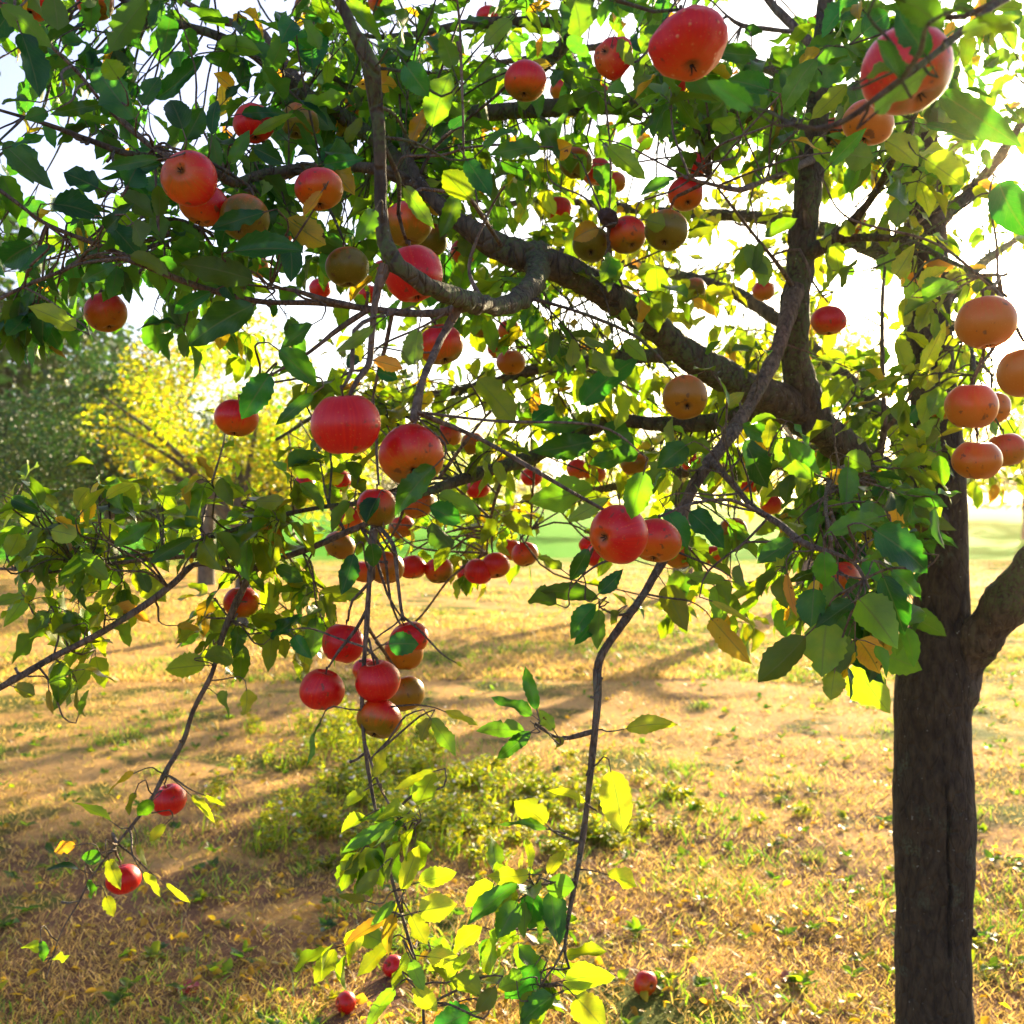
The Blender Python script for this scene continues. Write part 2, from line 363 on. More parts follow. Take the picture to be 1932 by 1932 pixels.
# dry mown turf
x, y = scatter(150000, 2.9, 15, 1.9); nz = vnoise(x, y, .9, 3.); keep = rng.random(len(x)) < np.clip(.8 + nz * 1.1, .3, 1); x, y, nz = x[keep], y[keep], nz[keep]
n2 = vnoise(x, y, 2.3, 9.)
hue = np.clip(.75 + rng.normal(0, .13, len(x)) - np.where(n2 > .26, .35, 0) * rng.random(len(x)), 0, 1)
mb = MB(); blades(mb, x, y, gh(x, y) - .004, rng.uniform(.012, .042, len(x)), rng.uniform(.0011, .0022, len(x)) * (1 + y * .1), rng.uniform(.3, 1.6, len(x)), hue)
mb2 = mb
x, y = scatter(80000, 9, 26, 1.3, .52); nz = vnoise(x, y, .5, 3.); n2 = vnoise(x, y, .8, 9.); keep = rng.random(len(x)) < np.clip(.7 + nz * 1.6, .08, 1); x, y, n2 = x[keep], y[keep], n2[keep]
blades(mb2, x, y, gh(x, y) - .004, rng.uniform(.03, .075, len(x)), rng.uniform(.004, .009, len(x)), rng.uniform(.3, 1.4, len(x)), np.clip(.72 + rng.normal(0, .12, len(x)) - np.where(n2 > .12, .42, 0) * (rng.random(len(x)) < .8), 0, 1))
tag(mb.build('dry_grass', M_grass), 'short dry straw coloured grass covering the orchard floor', 'grass', kind='stuff')
# green tufts and low broad-leaved weeds
mb = MB()
for k in range(620):
    yy = 2.9 + 12 * rng.random() ** 1.5; xx = (rng.random() * 2 - 1) * (yy * .5 + .3)
    if mnoise.noise(Vector((xx * .8 + 4, yy * .8, 2.))) < .08 and rng.random() < .88: continue
    m = rng.integers(14, 46); r = rng.uniform(.03, .11)
    x = xx + rng.normal(0, r, m); y = yy + rng.normal(0, r, m)
    blades(mb, x, y, gh(x, y), rng.uniform(.025, .07, m), rng.uniform(.0018, .004, m), rng.uniform(.2, 1.1, m), np.clip(rng.normal(.27, .1, m), 0, .6))
tag(mb.build('green_grass_tufts', M_grass), 'fresh green grass tufts growing through the dry turf', 'grass', kind='stuff')
mb = MB()
for k in range(520):
    yy = 2.9 + 7 * rng.random() ** 1.3; xx = (rng.random() * 2 - 1) * (yy * .5 + .3)
    m = rng.integers(4, 10); a = rng.uniform(0, 6.28, m); B = np.tile([xx, yy, float(gh(xx, yy)) + .008], (m, 1))
    D = np.stack([np.cos(a), np.sin(a), rng.uniform(.2, .9, m)], 1)
    lc = np.zeros((m, 4)); lc[:, 0] = np.clip(rng.normal(.36, .14), 0, .7); lc[:, 1] = rng.random(m); lc[:, 3] = 1
    leaves(mb, B, D, np.tile([0, 0, 1.], (m, 1)) + D * -.3, rng.uniform(.02, .065, m), rng.uniform(.3, .6, m), lc, n=4)
tag(mb.build('ground_weeds', M_far_leaf), 'low broad leaved weeds scattered over the orchard floor', 'weeds', kind='stuff')
# fallen leaves
mb = MB(); m = 1700; y = 2.9 + 8 * rng.random(m) ** 1.5; x = (rng.random(m) * 2 - 1) * (y * .5 + .3)
pull = rng.random(m) < .35; x[pull] = rng.normal(-.5, .8, pull.sum()); y[pull] = rng.uniform(2.95, 4.4, pull.sum())
a = rng.uniform(0, 6.28, m); B = np.stack([x, y, gh(x, y) + rng.uniform(.004, .03, m)], 1)
D = np.stack([np.cos(a), np.sin(a), rng.normal(0, .25, m)], 1); N = np.stack([rng.normal(0, .4, m), rng.normal(0, .4, m), np.ones(m)], 1)
lc = np.zeros((m, 4)); lc[:, 0] = np.clip(rng.normal(.97, .1, m), .6, 1); lc[:, 1] = rng.random(m); lc[:, 3] = 1
leaves(mb, B, D, N, rng.uniform(.02, .05, m), rng.uniform(.45, .65, m), lc, n=4, curl=.3)
tag(mb.build('fallen_leaves', M_far_leaf), 'brown and orange fallen leaves lying on the turf', 'leaves', kind='stuff')
# tall yellow-green weeds with white flower heads, left of the middle
mb = MB(); fl = MB()
for k in range(330):
    yy = rng.uniform(4.5, 7.6); xx = rng.normal(-.128 * yy, .27) if k < 190 else rng.normal(.02 * yy, .35)
    if k >= 190 and yy > 6.4: yy -= 1.6
    m = rng.integers(8, 20); x = xx + rng.normal(0, .045, m); y = yy + rng.normal(0, .035, m); H = rng.uniform(.07, .18) * (1 if k < 190 else .45)
    blades(mb, x, y, gh(x, y), rng.uniform(.5, 1., m) * H, rng.uniform(.0022, .0045, m), rng.uniform(.08, .5, m), np.clip(rng.normal(.46, .1, m), .1, .8))
    m = 46; z = rng.uniform(.03, 1, m) * H; a = rng.uniform(0, 6.28, m); B = np.stack([xx + rng.normal(0, .02, m), yy + rng.normal(0, .02, m), gh(xx, yy) + z], 1)
    lc = np.zeros((m, 4)); lc[:, 0] = np.clip(rng.normal(.6, .12, m), 0, .85); lc[:, 1] = rng.random(m); lc[:, 3] = 1
    leaves(mb, B, np.stack([np.cos(a), np.sin(a), rng.uniform(.1, .8, m)], 1), np.tile([0, 0, 1.], (m, 1)), rng.uniform(.02, .055, m), rng.uniform(.25, .5, m), lc, n=4)
    for q in range(rng.integers(0, 2) if k < 250 else 0):
        c = np.array([xx + rng.normal(0, .06), yy + rng.normal(0, .06), float(gh(xx, yy)) + H * rng.uniform(.8, 1.1)]); a = np.linspace(0, 6.28, 9)[:8]; r = rng.uniform(.006, .012)
        tl = unit(np.array([rng.normal(0, .3), -.5, 1.])); U_ = unit(np.cross(tl, [1, 0, 0.])); W_ = np.cross(tl, U_)
        V = np.concatenate([[c], c + r * (np.cos(a)[:, None] * U_ + np.sin(a)[:, None] * W_) + tl * r * .3])
        kk = np.arange(8); fl.add(V, np.stack([0 * kk, 1 + kk, 1 + (kk + 1) % 8], 1))
tag(mb.build('tall_weeds', M_far_leaf), 'tall yellow green weeds standing in a lit clump', 'weeds', kind='stuff')
tag(fl.build('white_flowers', M_petal), 'small white flower heads dotted over the tall weeds', 'flowers', kind='stuff')
# ------------------------------------------------------------------ trees beyond
def crown_leaves(mb, blobs, n, size, hue, sd=.18, mat_n=2, sunfx=True):
    vols = np.array([b[3] * b[4] * b[5] for b in blobs]); pick = rng.choice(len(blobs), n, p=vols / vols.sum())
    bl = np.array(blobs)[pick]; d = unit(rng.normal(0, 1, (n, 3))); r = rng.random(n) ** .45
    B = bl[:, :3] + d * r[:, None] * bl[:, 3:6]
    nz = np.array([mnoise.noise(Vector(q) * .9) + .5 * mnoise.noise(Vector(q) * 2.3) for q in B]); keep = nz > -.06
    B, d, nz = B[keep], d[keep], nz[keep]; m = len(B)
    a = rng.uniform(0, 6.28, m); D = np.stack([np.cos(a), np.sin(a), rng.uniform(-1.1, .2, m)], 1)
    N = rng.normal(0, .6, (m, 3)) + np.array([0, 0, .7])
    lc = np.zeros((m, 4)); lc[:, 0] = np.clip(hue + rng.normal(0, sd, m) + nz * .12, 0, 1); lc[:, 1] = rng.random(m); lc[:, 3] = 1
    leaves(mb, B, D, N, rng.uniform(.7, 1.3, m) * size, rng.uniform(.5, .7, m), lc, n=mat_n, curl=.25)
def orchard_tree(name, label, loc, trunk, limbs, blobs, n, size, hue, mat, group, bark=None, cat='tree'):
    root = empty(name, loc); tag(root, label, cat, group); o = np.array(loc, float)
    mb = MB(); tube(mb, catmull([o + np.array([*p[:3], 0])[:3] if 0 else np.array([o[0] + p[0], o[1] + p[1], o[2] + p[2], p[3]]) for p in trunk], .12), 14, .12, .15, freq=8)
    mb.build('trunk', bark or M_far_bark, root, loc).location = (0, 0, 0)
    for l in limbs:
        mb = MB(); tube(mb, catmull([np.array([o[0] + p[0], o[1] + p[1], o[2] + p[2], p[3]]) for p in l], .12), 8, .12, .15, freq=8)
        mb.build('limb', bark or M_far_bark, root, loc).location = (0, 0, 0)
    mb = MB(); crown_leaves(mb, [(o[0] + b[0], o[1] + b[1], o[2] + b[2], *b[3:]) for b in blobs], n, size, hue)
    mb.build('crown', mat, root, loc).location = (0, 0, 0)
    return root
def auto_limbs(trunk, blobs, n):
    ls = []
    for k in range(n):
        b = blobs[k % len(blobs)]; s = trunk[-2 if len(trunk) > 2 else 0]
        e = np.array(b[:3]) + rng.normal(0, .35, 3) * np.array(b[3:6]); m_ = (np.array(s[:3]) + e) / 2 + np.array([0, 0, .15])
        ls.append([(*s[:3], s[3] * .7), (*m_, s[3] * .38), (*e, s[3] * .12)])
    return ls
def gp(px, d): return ((px - 966) * d / F, d, 0.)
# apple tree with a grey forked trunk
tr = [(0, 0, 0, .10), (.02, 0, .6, .09), (.0, 0, 1.15, .085), (-.05, 0, 1.9, .06)]
bl = [(-.9, 0, 2.2, 1.1, 1.0, .7), (.4, .3, 2.1, 1.1, 1.1, .75), (-.2, 0, 2.9, 1.2, 1.1, .8), (.9, 0, 1.7, .7, .7, .45)]
orchard_tree('apple_tree', 'small apple tree with forked grey trunk behind the left branches', gp(456, 12.6), tr,
    [[(0, 0, 1.05, .075), (.35, 0, 1.22, .07), (.75, 0, 1.5, .04)], [(0, 0, 1.15, .07), (-.5, 0, 1.55, .05), (-1.1, 0, 2.0, .03)]] + auto_limbs(tr, bl, 5),
    bl, 13000, .075, .55, M_far_leaf, 'orchard trees behind the apple tree')
tr = [(0, 0, 0, .15), (0, 0, .8, .14), (.05, 0, 1.5, .12), (0, 0, 2.4, .08)]
bl = [(-.9, 0, 2.7, .9, 1.1, .9), (1.1, .3, 2.5, 1.9, 1.5, 1.2), (0, 0, 3.7, 1.5, 1.5, .9), (3.0, .8, 2.6, 1.5, 1.3, 1.2), (1.5, 0, 1.6, 1.6, 1, .6)]
orchard_tree('fruit_tree', 'broad yellow leaved tree with pale trunk standing left of the forked tree', gp(390, 19), tr, auto_limbs(tr, bl, 7), bl, 24000, .08, .6, M_far_leaf, 'orchard trees behind the apple tree')
tr = [(0, 0, 0, .12), (0, 0, 1.2, .1), (0, 0, 2.6, .05)]
bl = [(0, 0, 2.4, 1.6, 1.5, 1.5), (-.9, 0, 1.7, 1.0, 1.0, .9), (.8, 0, 1.8, 1.0, 1.0, .8), (0, 0, 3.6, 1.1, 1.1, .9)]
bl = [(0, 0, 2.4, 1.9, 1.5, 1.5), (-1.3, 0, 1.5, 1.3, 1.2, 1.4), (1.2, 0, 1.5, 1.2, 1.1, 1.3), (0, 0, 3.6, 1.1, 1.1, .9), (2.1, .4, 1.0, .9, .9, .9)]
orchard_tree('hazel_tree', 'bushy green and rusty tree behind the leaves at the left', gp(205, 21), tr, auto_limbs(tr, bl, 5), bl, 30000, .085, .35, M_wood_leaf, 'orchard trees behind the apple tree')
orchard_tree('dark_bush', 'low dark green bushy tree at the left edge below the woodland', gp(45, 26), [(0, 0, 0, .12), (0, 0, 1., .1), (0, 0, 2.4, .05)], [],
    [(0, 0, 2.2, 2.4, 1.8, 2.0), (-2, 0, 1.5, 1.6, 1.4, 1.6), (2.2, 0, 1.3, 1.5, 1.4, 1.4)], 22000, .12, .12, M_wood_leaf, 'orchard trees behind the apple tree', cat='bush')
# orchard trees; the nearest and the slim one added to shade the left turf
tr = [(0, 0, 0, .17), (.05, 0, .9, .15), (0, 0, 1.8, .12), (.1, 0, 3.2, .06)]
bl = [(0, 0, 3.0, 2.1, 1.9, 1.3), (-1.2, 0, 2.2, 1.1, 1.1, .8), (1.4, 0, 2.3, 1.2, 1.1, .8), (0, 0, 4.2, 1.4, 1.3, .9)]
for k, (px, d, lab, h_) in enumerate([(1285, 17, 'nearest background orchard tree, added for its shade, lit yellow green below the slanting limb', .6), (1520, 15.5, 'slim orchard tree added for its shade, behind the foot of the upright limb', .5), (1190, 48, 'rounded orchard tree far behind the thick slanting limb', .45), (1640, 44, 'lit orchard tree far behind the main trunk, left side', .5),
        (905, 46, 'far orchard tree rising behind the big red hanging apples', .55), (1935, 40, 'orchard tree at the right edge under the setting sun', .55)]):
    orchard_tree('fruit_tree', lab, gp(px, d), tr, auto_limbs(tr, bl, 6), bl if d > 20 else [(a * .78, b, c * .86 - .1, r1 * .8, r2 * .8, r3 * .85) for a, b, c, r1, r2, r3 in bl] if d > 16 else [(0, 0, 3.45, 1.1, 1.1, .66), (-.6, .2, 3.3, .7, .8, .5)], 8000, .11 if d > 20 else .085, h_, M_far_leaf, 'orchard trees behind the apple tree')
# dark woodland across the far side of the meadow
protos = []
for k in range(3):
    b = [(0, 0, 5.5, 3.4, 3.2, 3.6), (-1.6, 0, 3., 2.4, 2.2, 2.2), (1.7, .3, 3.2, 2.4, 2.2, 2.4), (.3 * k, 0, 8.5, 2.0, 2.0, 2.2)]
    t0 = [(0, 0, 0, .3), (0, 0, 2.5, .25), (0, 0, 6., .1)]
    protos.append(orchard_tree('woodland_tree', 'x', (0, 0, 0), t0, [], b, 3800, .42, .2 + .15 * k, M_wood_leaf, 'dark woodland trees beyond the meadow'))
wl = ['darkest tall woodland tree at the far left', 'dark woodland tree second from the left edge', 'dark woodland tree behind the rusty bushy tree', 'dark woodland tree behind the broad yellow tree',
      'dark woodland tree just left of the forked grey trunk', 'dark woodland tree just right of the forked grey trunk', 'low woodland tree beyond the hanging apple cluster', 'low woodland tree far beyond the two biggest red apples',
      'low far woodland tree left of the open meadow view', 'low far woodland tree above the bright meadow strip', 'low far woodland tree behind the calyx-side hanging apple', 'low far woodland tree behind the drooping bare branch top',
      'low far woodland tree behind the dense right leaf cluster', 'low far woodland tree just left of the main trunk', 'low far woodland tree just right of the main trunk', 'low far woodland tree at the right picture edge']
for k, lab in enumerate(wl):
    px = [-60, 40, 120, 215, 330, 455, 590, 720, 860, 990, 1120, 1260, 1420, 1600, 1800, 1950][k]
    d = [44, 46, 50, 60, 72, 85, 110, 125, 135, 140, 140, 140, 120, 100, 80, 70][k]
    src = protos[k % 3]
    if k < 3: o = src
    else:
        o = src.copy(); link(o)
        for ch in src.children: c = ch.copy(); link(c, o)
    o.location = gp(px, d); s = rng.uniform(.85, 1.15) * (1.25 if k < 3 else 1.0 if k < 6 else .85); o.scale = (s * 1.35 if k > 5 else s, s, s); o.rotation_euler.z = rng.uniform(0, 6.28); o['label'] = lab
# ------------------------------------------------------------------ the apple tree
BR = {}
def br(name, kind, pts, mat=None, seg=10, rough=.16): BR[name] = (kind, pts, mat, seg, rough)
br('limb_main', 'limb', [(1765,990,2.7,84),(1700,942,2.65,70),(1640,890,2.58,64),(1570,825,2.5,64),(1500,775,2.42,66),(1400,725,2.32,60),(1300,670,2.22,57),(1220,605,2.15,54),(1150,560,2.1,53),(1080,515,2.05,56),(1010,487,2.0,54),(950,470,1.98,52),(890,435,1.97,38),(835,395,1.98,28),(790,340,2.0,22),(760,270,2.05,16)], None, 22)
br('limb_up', 'limb', [(1530,800,2.45,90),(1503,700,2.4,56),(1500,600,2.38,52),(1512,480,2.37,52),(1527,330,2.36,48),(1545,180,2.36,42),(1556,40,2.36,34),(1560,-60,2.36,28)], None, 20)
br('limb_fork', 'limb', [(1772,1345,2.7,110),(1815,1255,2.68,84),(1865,1180,2.62,80),(1920,1110,2.55,78),(1990,1020,2.5,74),(2080,900,2.4,70),(2150,760,2.3,50)], None, 22)
br('A', 'limb', [(1015, 480, 2.02, 51.3), (1012, 520, 1.9, 40.2), (985, 560, 1.75, 39.5), (930, 578, 1.6, 31.9), (860, 560, 1.42, 39.1), (800, 535, 1.34, 35.9), (750, 500, 1.3, 38.3), (727, 455, 1.3, 29.9), (718, 380, 1.3, 25.5), (717, 290, 1.29, 26.8), (712, 200, 1.28, 24.7), (702, 130, 1.26, 32.0), (668, 60, 1.25, 24.4), (640, 0, 1.25, 20.9), (610, -70, 1.25, 18.0)], None, 24, .42)
br('B', 'branch', [(1500,545,2.36,34),(1468,655,2.25,27),(1422,750,2.15,26),(1370,832,2.05,28),(1318,900,2.0,24),(1290,960,1.98,22),(1262,1035,1.95,20),(1215,1120,1.92,17),(1165,1190,1.88,16),(1130,1250,1.85,16),(1127,1330,1.83,14),(1117,1430,1.81,14),(1105,1540,1.8,12),(1090,1640,1.78,10),(1073,1730,1.75,8),(1066,1800,1.72,6),(1085,1850,1.7,4)], None, 12)
br('F', 'branch', [(1460,760,2.45,46),(1350,795,2.5,34),(1250,800,2.5,28),(1150,795,2.5,26),(1060,835,2.45,28),(1000,865,2.4,27),(930,885,2.3,25),(860,908,2.2,22),(800,930,2.1,14),(720,945,2.0,11),(620,955,2.0,9),(540,970,1.98,9),(480,988,1.97,8),(400,1012,1.96,7),(320,1035,1.96,6),(220,1052,1.95,5),(120,1060,1.95,4)], None, 12)
br('F2', 'branch', [(790,930,2.1,14),(720,975,2.09,13),(640,1010,2.08,12),(570,1040,2.06,12),(500,1057,2.05,11),(410,1048,2.05,10),(335,1051,2.05,9),(215,1063,2.0,8),(120,1078,2.0,6),(0,1073,2,5),(-60,1070,2,4)])
br('E', 'branch', [(570,1040,2.06,10),(500,1062,2.05,11),(445,1078,2.0,10),(400,1066,1.95,10),(365,1066,1.95,11),(330,1098,1.9,12),(290,1130,1.9,12),(230,1170,1.87,12),(160,1210,1.85,12),(100,1240,1.85,12),(40,1275,1.8,13),(-40,1320,1.8,12)])
br('D', 'branch', [(500,1060,2.05,12),(470,1090,2.05,12),(440,1150,2.05,13),(420,1200,2.04,11),(400,1270,2.02,10),(365,1340,2,9),(345,1400,2,9),(310,1460,1.98,9),(290,1500,1.97,7),(255,1550,1.95,6),(210,1605,1.95,5),(170,1660,1.93,4),(150,1700,1.93,4),(115,1760,1.92,3),(95,1820,1.92,3),(88,1845,1.92,2)])
br('C', 'branch', [(745,935,2.02,14),(715,960,1.9,18),(703,1020,1.85,15),(698,1080,1.8,11),(692,1180,1.78,10),(686,1260,1.77,9),(683,1340,1.76,8),(690,1420,1.75,8),(703,1500,1.73,7),(722,1590,1.7,7),(745,1680,1.68,7),(765,1750,1.66,6),(785,1820,1.64,6),(797,1880,1.62,6),(800,1960,1.6,5)])
br('C2', 'branch', [(712,990,1.86,9),(742,1030,1.8,8),(750,1090,1.78,7),(757,1150,1.76,6),(763,1172,1.75,4)])
br('C3', 'branch', [(688,1400,1.75,6),(715,1480,1.72,5),(745,1535,1.7,4),(770,1570,1.7,3)])
br('G', 'branch', [(890,437,1.97,30),(800,362,2.0,26),(720,322,1.95,24),(640,315,1.9,22),(560,320,1.85,20),(490,330,1.8,20),(440,345,1.75,18),(400,322,1.7,16),(320,300,1.68,14),(240,290,1.66,12),(170,265,1.65,11),(90,235,1.62,9),(0,208,1.6,7),(-60,190,1.6,5)])
br('G2', 'branch', [(560,322,1.86,16),(490,352,1.9,14),(440,372,1.95,12),(410,395,1.98,9),(380,430,2.,6)])
br('H', 'branch', [(335,300,1.68,13),(290,280,1.66,10),(240,240,1.65,8),(190,190,1.62,7),(150,140,1.6,7),(105,95,1.58,6),(60,50,1.56,5),(10,5,1.55,4)])
br('I', 'branch', [(800,362,2.02,26),(740,290,2.15,28),(660,228,2.2,30),(600,195,2.2,28),(540,152,2.2,26),(470,97,2.2,20),(400,64,2.2,18),(335,45,2.2,16),(270,22,2.2,13),(200,-20,2.2,10)], None, 12)
br('Q', 'branch', [(590,190,2.2,20),(520,95,2.28,17),(484,55,2.3,16),(415,38,2.3,15),(360,10,2.3,12),(320,-20,2.3,10)])
br('J', 'limb', [(1550,262,2.4,40),(1450,225,2.6,34),(1340,207,2.62,31),(1200,200,2.62,32),(1060,203,2.62,33),(960,210,2.6,34),(870,214,2.6,28),(780,222,2.6,22),(700,190,2.6,18),(620,140,2.6,12)], None, 14)
br('K', 'branch', [(985,210,2.6,28),(1000,150,2.58,26),(1050,98,2.56,25),(1088,50,2.55,24),(1030,42,2.55,22),(940,42,2.55,21),(870,48,2.55,18),(800,62,2.55,15),(720,70,2.5,10),(640,60,2.5,6)])
br('K2', 'branch', [(1080,60,2.55,22),(1110,10,2.55,18),(1130,-40,2.55,14)])
br('L', 'branch', [(1722,-60,2.85,40),(1850,-230,2.3,30),(2000,-190,1.5,22),(1930,-40,1.05,15),(1870,15,.96,13),(1815,60,.93,13),(1760,105,.9,13),(1700,150,.88,13),(1640,195,.88,11),(1590,230,.9,10),(1540,243,.92,10),(1500,238,.95,8),(1460,215,.97,6),(1430,205,.98,4)])
br('Mb', 'branch', [(1515,480,2.37,40),(1545,468,2.33,30),(1590,438,2.28,24),(1640,380,2.2,16),(1670,330,2.1,14),(1700,270,2,12),(1735,200,1.95,8),(1760,150,1.9,5)])
br('R', 'branch', [(1545,468,2.34,24),(1600,450,2.3,17),(1687,450,2.2,13),(1740,468,2.1,11),(1797,495,2.0,9),(1850,520,1.95,7),(1900,560,1.9,5)])
br('N', 'branch', [(905,572,1.55,24),(830,590,1.7,17),(760,590,1.82,15),(690,582,1.8,14),(600,572,1.8,12),(485,568,1.8,12),(368,538,1.78,12),(284,505,1.76,11),(200,468,1.74,10),(90,424,1.72,8),(30,381,1.7,7),(-40,330,1.7,6)])
br('N2', 'branch', [(290,508,1.76,9),(225,488,1.7,8),(167,485,1.66,9),(120,510,1.64,8),(67,531,1.62,8),(0,563,1.6,7),(-50,590,1.6,6)])
br('N3', 'branch', [(690,583,1.8,12),(610,565,1.78,10),(555,548,1.75,8),(510,542,1.73,4)])
br('O', 'branch', [(740,592,1.84,8),(728,650,1.86,8),(712,710,1.88,7),(700,770,1.9,5)])
br('O2', 'branch', [(695,584,1.8,11),(640,620,1.8,10),(600,652,1.79,8),(564,678,1.78,6),(500,715,1.75,4),(455,755,1.73,3)])
br('A3', 'branch', [(728,500,1.3,24),(712,545,1.3,17),(704,600,1.3,13),(700,650,1.3,13),(695,690,1.3,12),(675,715,1.28,11),(660,745,1.27,7)], None, 10, .3)
br('A2', 'branch', [(872,568,1.45,20),(845,615,1.45,16),(820,665,1.4,14),(800,710,1.35,14),(786,760,1.32,15),(779,792,1.29,12)], None, 10, .3)
br('Pt', 'branch', [(610,-68,1.25,10),(700,-130,1.3,7),(820,-120,1.4,5),(862,0,1.5,4.5),(870,120,1.5,5.5),(873,200,1.5,5),(875,300,1.5,4)])
br('S', 'branch', [(1535,300,2.36,16),(1480,325,2.1,11),(1420,350,1.9,10),(1390,358,1.85,12),(1330,345,1.8,7),(1290,335,1.78,4)])
br('S2', 'branch', [(1498,545,2.35,11),(1470,502,2.3,9),(1420,440,2.2,7),(1370,375,2.1,5),(1340,335,2.1,3)])
br('T', 'branch', [(1556,112,2.37,20),(1510,62,2.45,18),(1460,12,2.5,15),(1420,-40,2.5,12)])
br('T2', 'branch', [(1512,62,2.45,8),(1450,55,2.35,9),(1400,48,2.3,9),(1372,30,2.3,5),(1340,0,2.3,4),(1300,-20,2.3,3)])
br('U', 'branch', [(1650,890,2.58,18),(1668,810,2.5,12),(1665,700,2.5,9),(1665,560,2.5,7),(1675,460,2.5,4)])
br('U2', 'branch', [(1668,815,2.5,9),(1710,760,2.45,8),(1735,690,2.4,5)])
br('V', 'branch', [(1340,868,2.02,16),(1380,910,1.9,13),(1420,956,1.8,12),(1473,990,1.7,12),(1513,1023,1.6,14),(1560,1040,1.55,9),(1610,1060,1.5,7),(1640,1110,1.48,5)])
br('V2', 'branch', [(1645,892,2.56,16),(1600,880,2.2,12),(1565,910,2.0,9),(1558,960,1.8,7),(1570,1020,1.6,5)])
br('W', 'branch', [(1262,1035,1.95,9),(1200,1045,1.9,7),(1140,1060,1.85,5),(1100,1085,1.8,4),(1075,1112,1.8,3)])
br('W2', 'branch', [(1188,1158,1.89,7),(1160,1160,1.86,4),(1130,1145,1.84,3)])
br('Xa', 'branch', [(1125,1378,1.82,9),(1090,1388,1.82,9),(1058,1393,1.82,7),(1020,1375,1.8,3),(1000,1360,1.8,2)])
br('X3', 'branch', [(1098,1590,1.79,5),(1060,1578,1.77,4),(1035,1562,1.76,3)])
br('X4', 'branch', [(1086,1660,1.77,6),(1045,1665,1.72,4),(1010,1672,1.7,3)])
br('X5', 'branch', [(1068,1780,1.72,6),(1045,1825,1.7,4),(1020,1860,1.68,4),(1000,1935,1.65,3)])
br('AA', 'branch', [(830,900,2.12,8),(875,838,2.05,7),(925,775,2.0,4)])
br('BB', 'branch', [(955,888,2.32,8),(935,940,2.4,6),(922,1000,2.5,5),(918,1050,2.6,4)])
br('BC', 'branch', [(1010,862,2.4,7),(1005,930,2.5,5),(1000,1000,2.6,4),(990,1025,2.6,3)])
br('R2', 'branch', [(1850,520,1.95,8),(1885,520,1.7,7),(1872,545,1.52,5)])
br('Z', 'branch', [(1752,660,2.7,24),(1790,610,2.4,14),(1825,640,2.1,9),(1838,690,1.95,8),(1836,735,1.9,6)])
br('G3', 'branch', [(1180,560,2.1,12),(1155,500,2.05,10),(1148,440,2.0,9),(1150,420,2.0,6)])
br('G4', 'branch', [(950,470,1.98,9),(905,400,1.8,9),(868,350,1.7,8)])
br('G5', 'branch', [(910,570,1.55,12),(885,500,1.6,7),(925,395,1.6,5),(952,352,1.55,4)])
# far side of the crown
br('FB1', 'limb', [(1770,900,2.7,60),(1600,720,3.2,32),(1400,560,3.6,26),(1200,500,3.9,18),(1050,470,4.1,9)], None, 12)
br('FB2', 'limb', [(1772,960,2.7,50),(1600,850,3.1,28),(1350,880,3.4,21),(1100,930,3.4,15),(900,965,3.3,8)], None, 12)
br('FB3', 'limb', [(1745,500,2.75,45),(1500,420,3.3,27),(1250,400,3.5,19),(1000,380,3.4,13),(800,440,3.2,7)], None, 12)
br('FB4', 'limb', [(1738,300,2.8,40),(1500,150,3.2,22),(1250,80,3.4,16),(1000,110,3.3,11),(800,140,3.2,6)], None, 12)
br('FB5', 'branch', [(1290,665,2.22,30),(1050,690,2.9,20),(850,740,3.2,15),(650,760,3.3,10),(520,830,3.3,6)])
br('FB6', 'branch', [(1752,600,2.72,30),(1850,500,3.2,18),(1950,430,3.6,10)])
br('FB7', 'branch', [(1775,930,2.7,36),(1850,870,3.2,20),(1950,880,3.8,12)])
br('FB8', 'branch', [(1775,960,2.7,30),(1600,1000,3.3,16),(1450,1090,3.4,9),(1300,1120,3.3,5)])
br('FB9', 'branch', [(1745,440,2.75,34),(1860,330,2.9,22),(1960,180,3.0,12)])

troot = empty('apple_tree', tuple(P(1758, 2088, 2.7)))
tag(troot, 'apple tree in front laden with red apples, dark trunk at the right, branches arching left', 'tree')
TL = np.array(troot.location)
ATT = []; ATTN = []    # points twigs may grow from
def finish(o): o.location = (0, 0, 0); return o
# trunk with a long vertical crack on its near face
tp = [(1758,2100,2.7,205),(1760,2040,2.7,172),(1760,1950,2.7,156),(1760,1800,2.7,150),(1761,1550,2.7,150),(1762,1330,2.7,154),(1769,1225,2.7,132),(1775,1150,2.7,104),(1778,1000,2.7,94),(1773,850,2.7,92),(1758,700,2.72,86),(1748,500,2.75,80),(1738,300,2.8,70),(1730,100,2.85,55),(1722,-120,2.9,40)]
tp = [(a, b, c, w * (.92 if b > 1300 else .96)) for a, b, c, w in tp]
def pw(p): v = P(p[0], p[1], p[2]); return np.array([v.x, v.y, v.z, p[3] * p[2] / F / 2])
crack_x = P(1792, 1600, 2.6).x
def groove(q, d):
    z = q[2]; z0 = P(0, 1830, 2.6).z; z1 = P(0, 1450, 2.6).z
    if not (z0 < z < z1) or d[1] > 0: return 0.
    w = .0055 * min(1., (z - z0) * 6, (z1 - z) * 6); X_ = q[0] + d[0] * .09 - crack_x + .006 * math.sin(z * 9) + .003 * math.sin(z * 41)
    return -.022 * math.exp(-(X_ / max(w, 1e-4)) ** 2) + .004 * math.exp(-((abs(X_) - .011) / .006) ** 2)
mb = MB(); tube(mb, catmull([pw(p) for p in tp], .011), 128, .05, .10, freq=14, groove=groove)
trunk = finish(mb.build('trunk', M_trunk, troot, TL))
mb = MB()
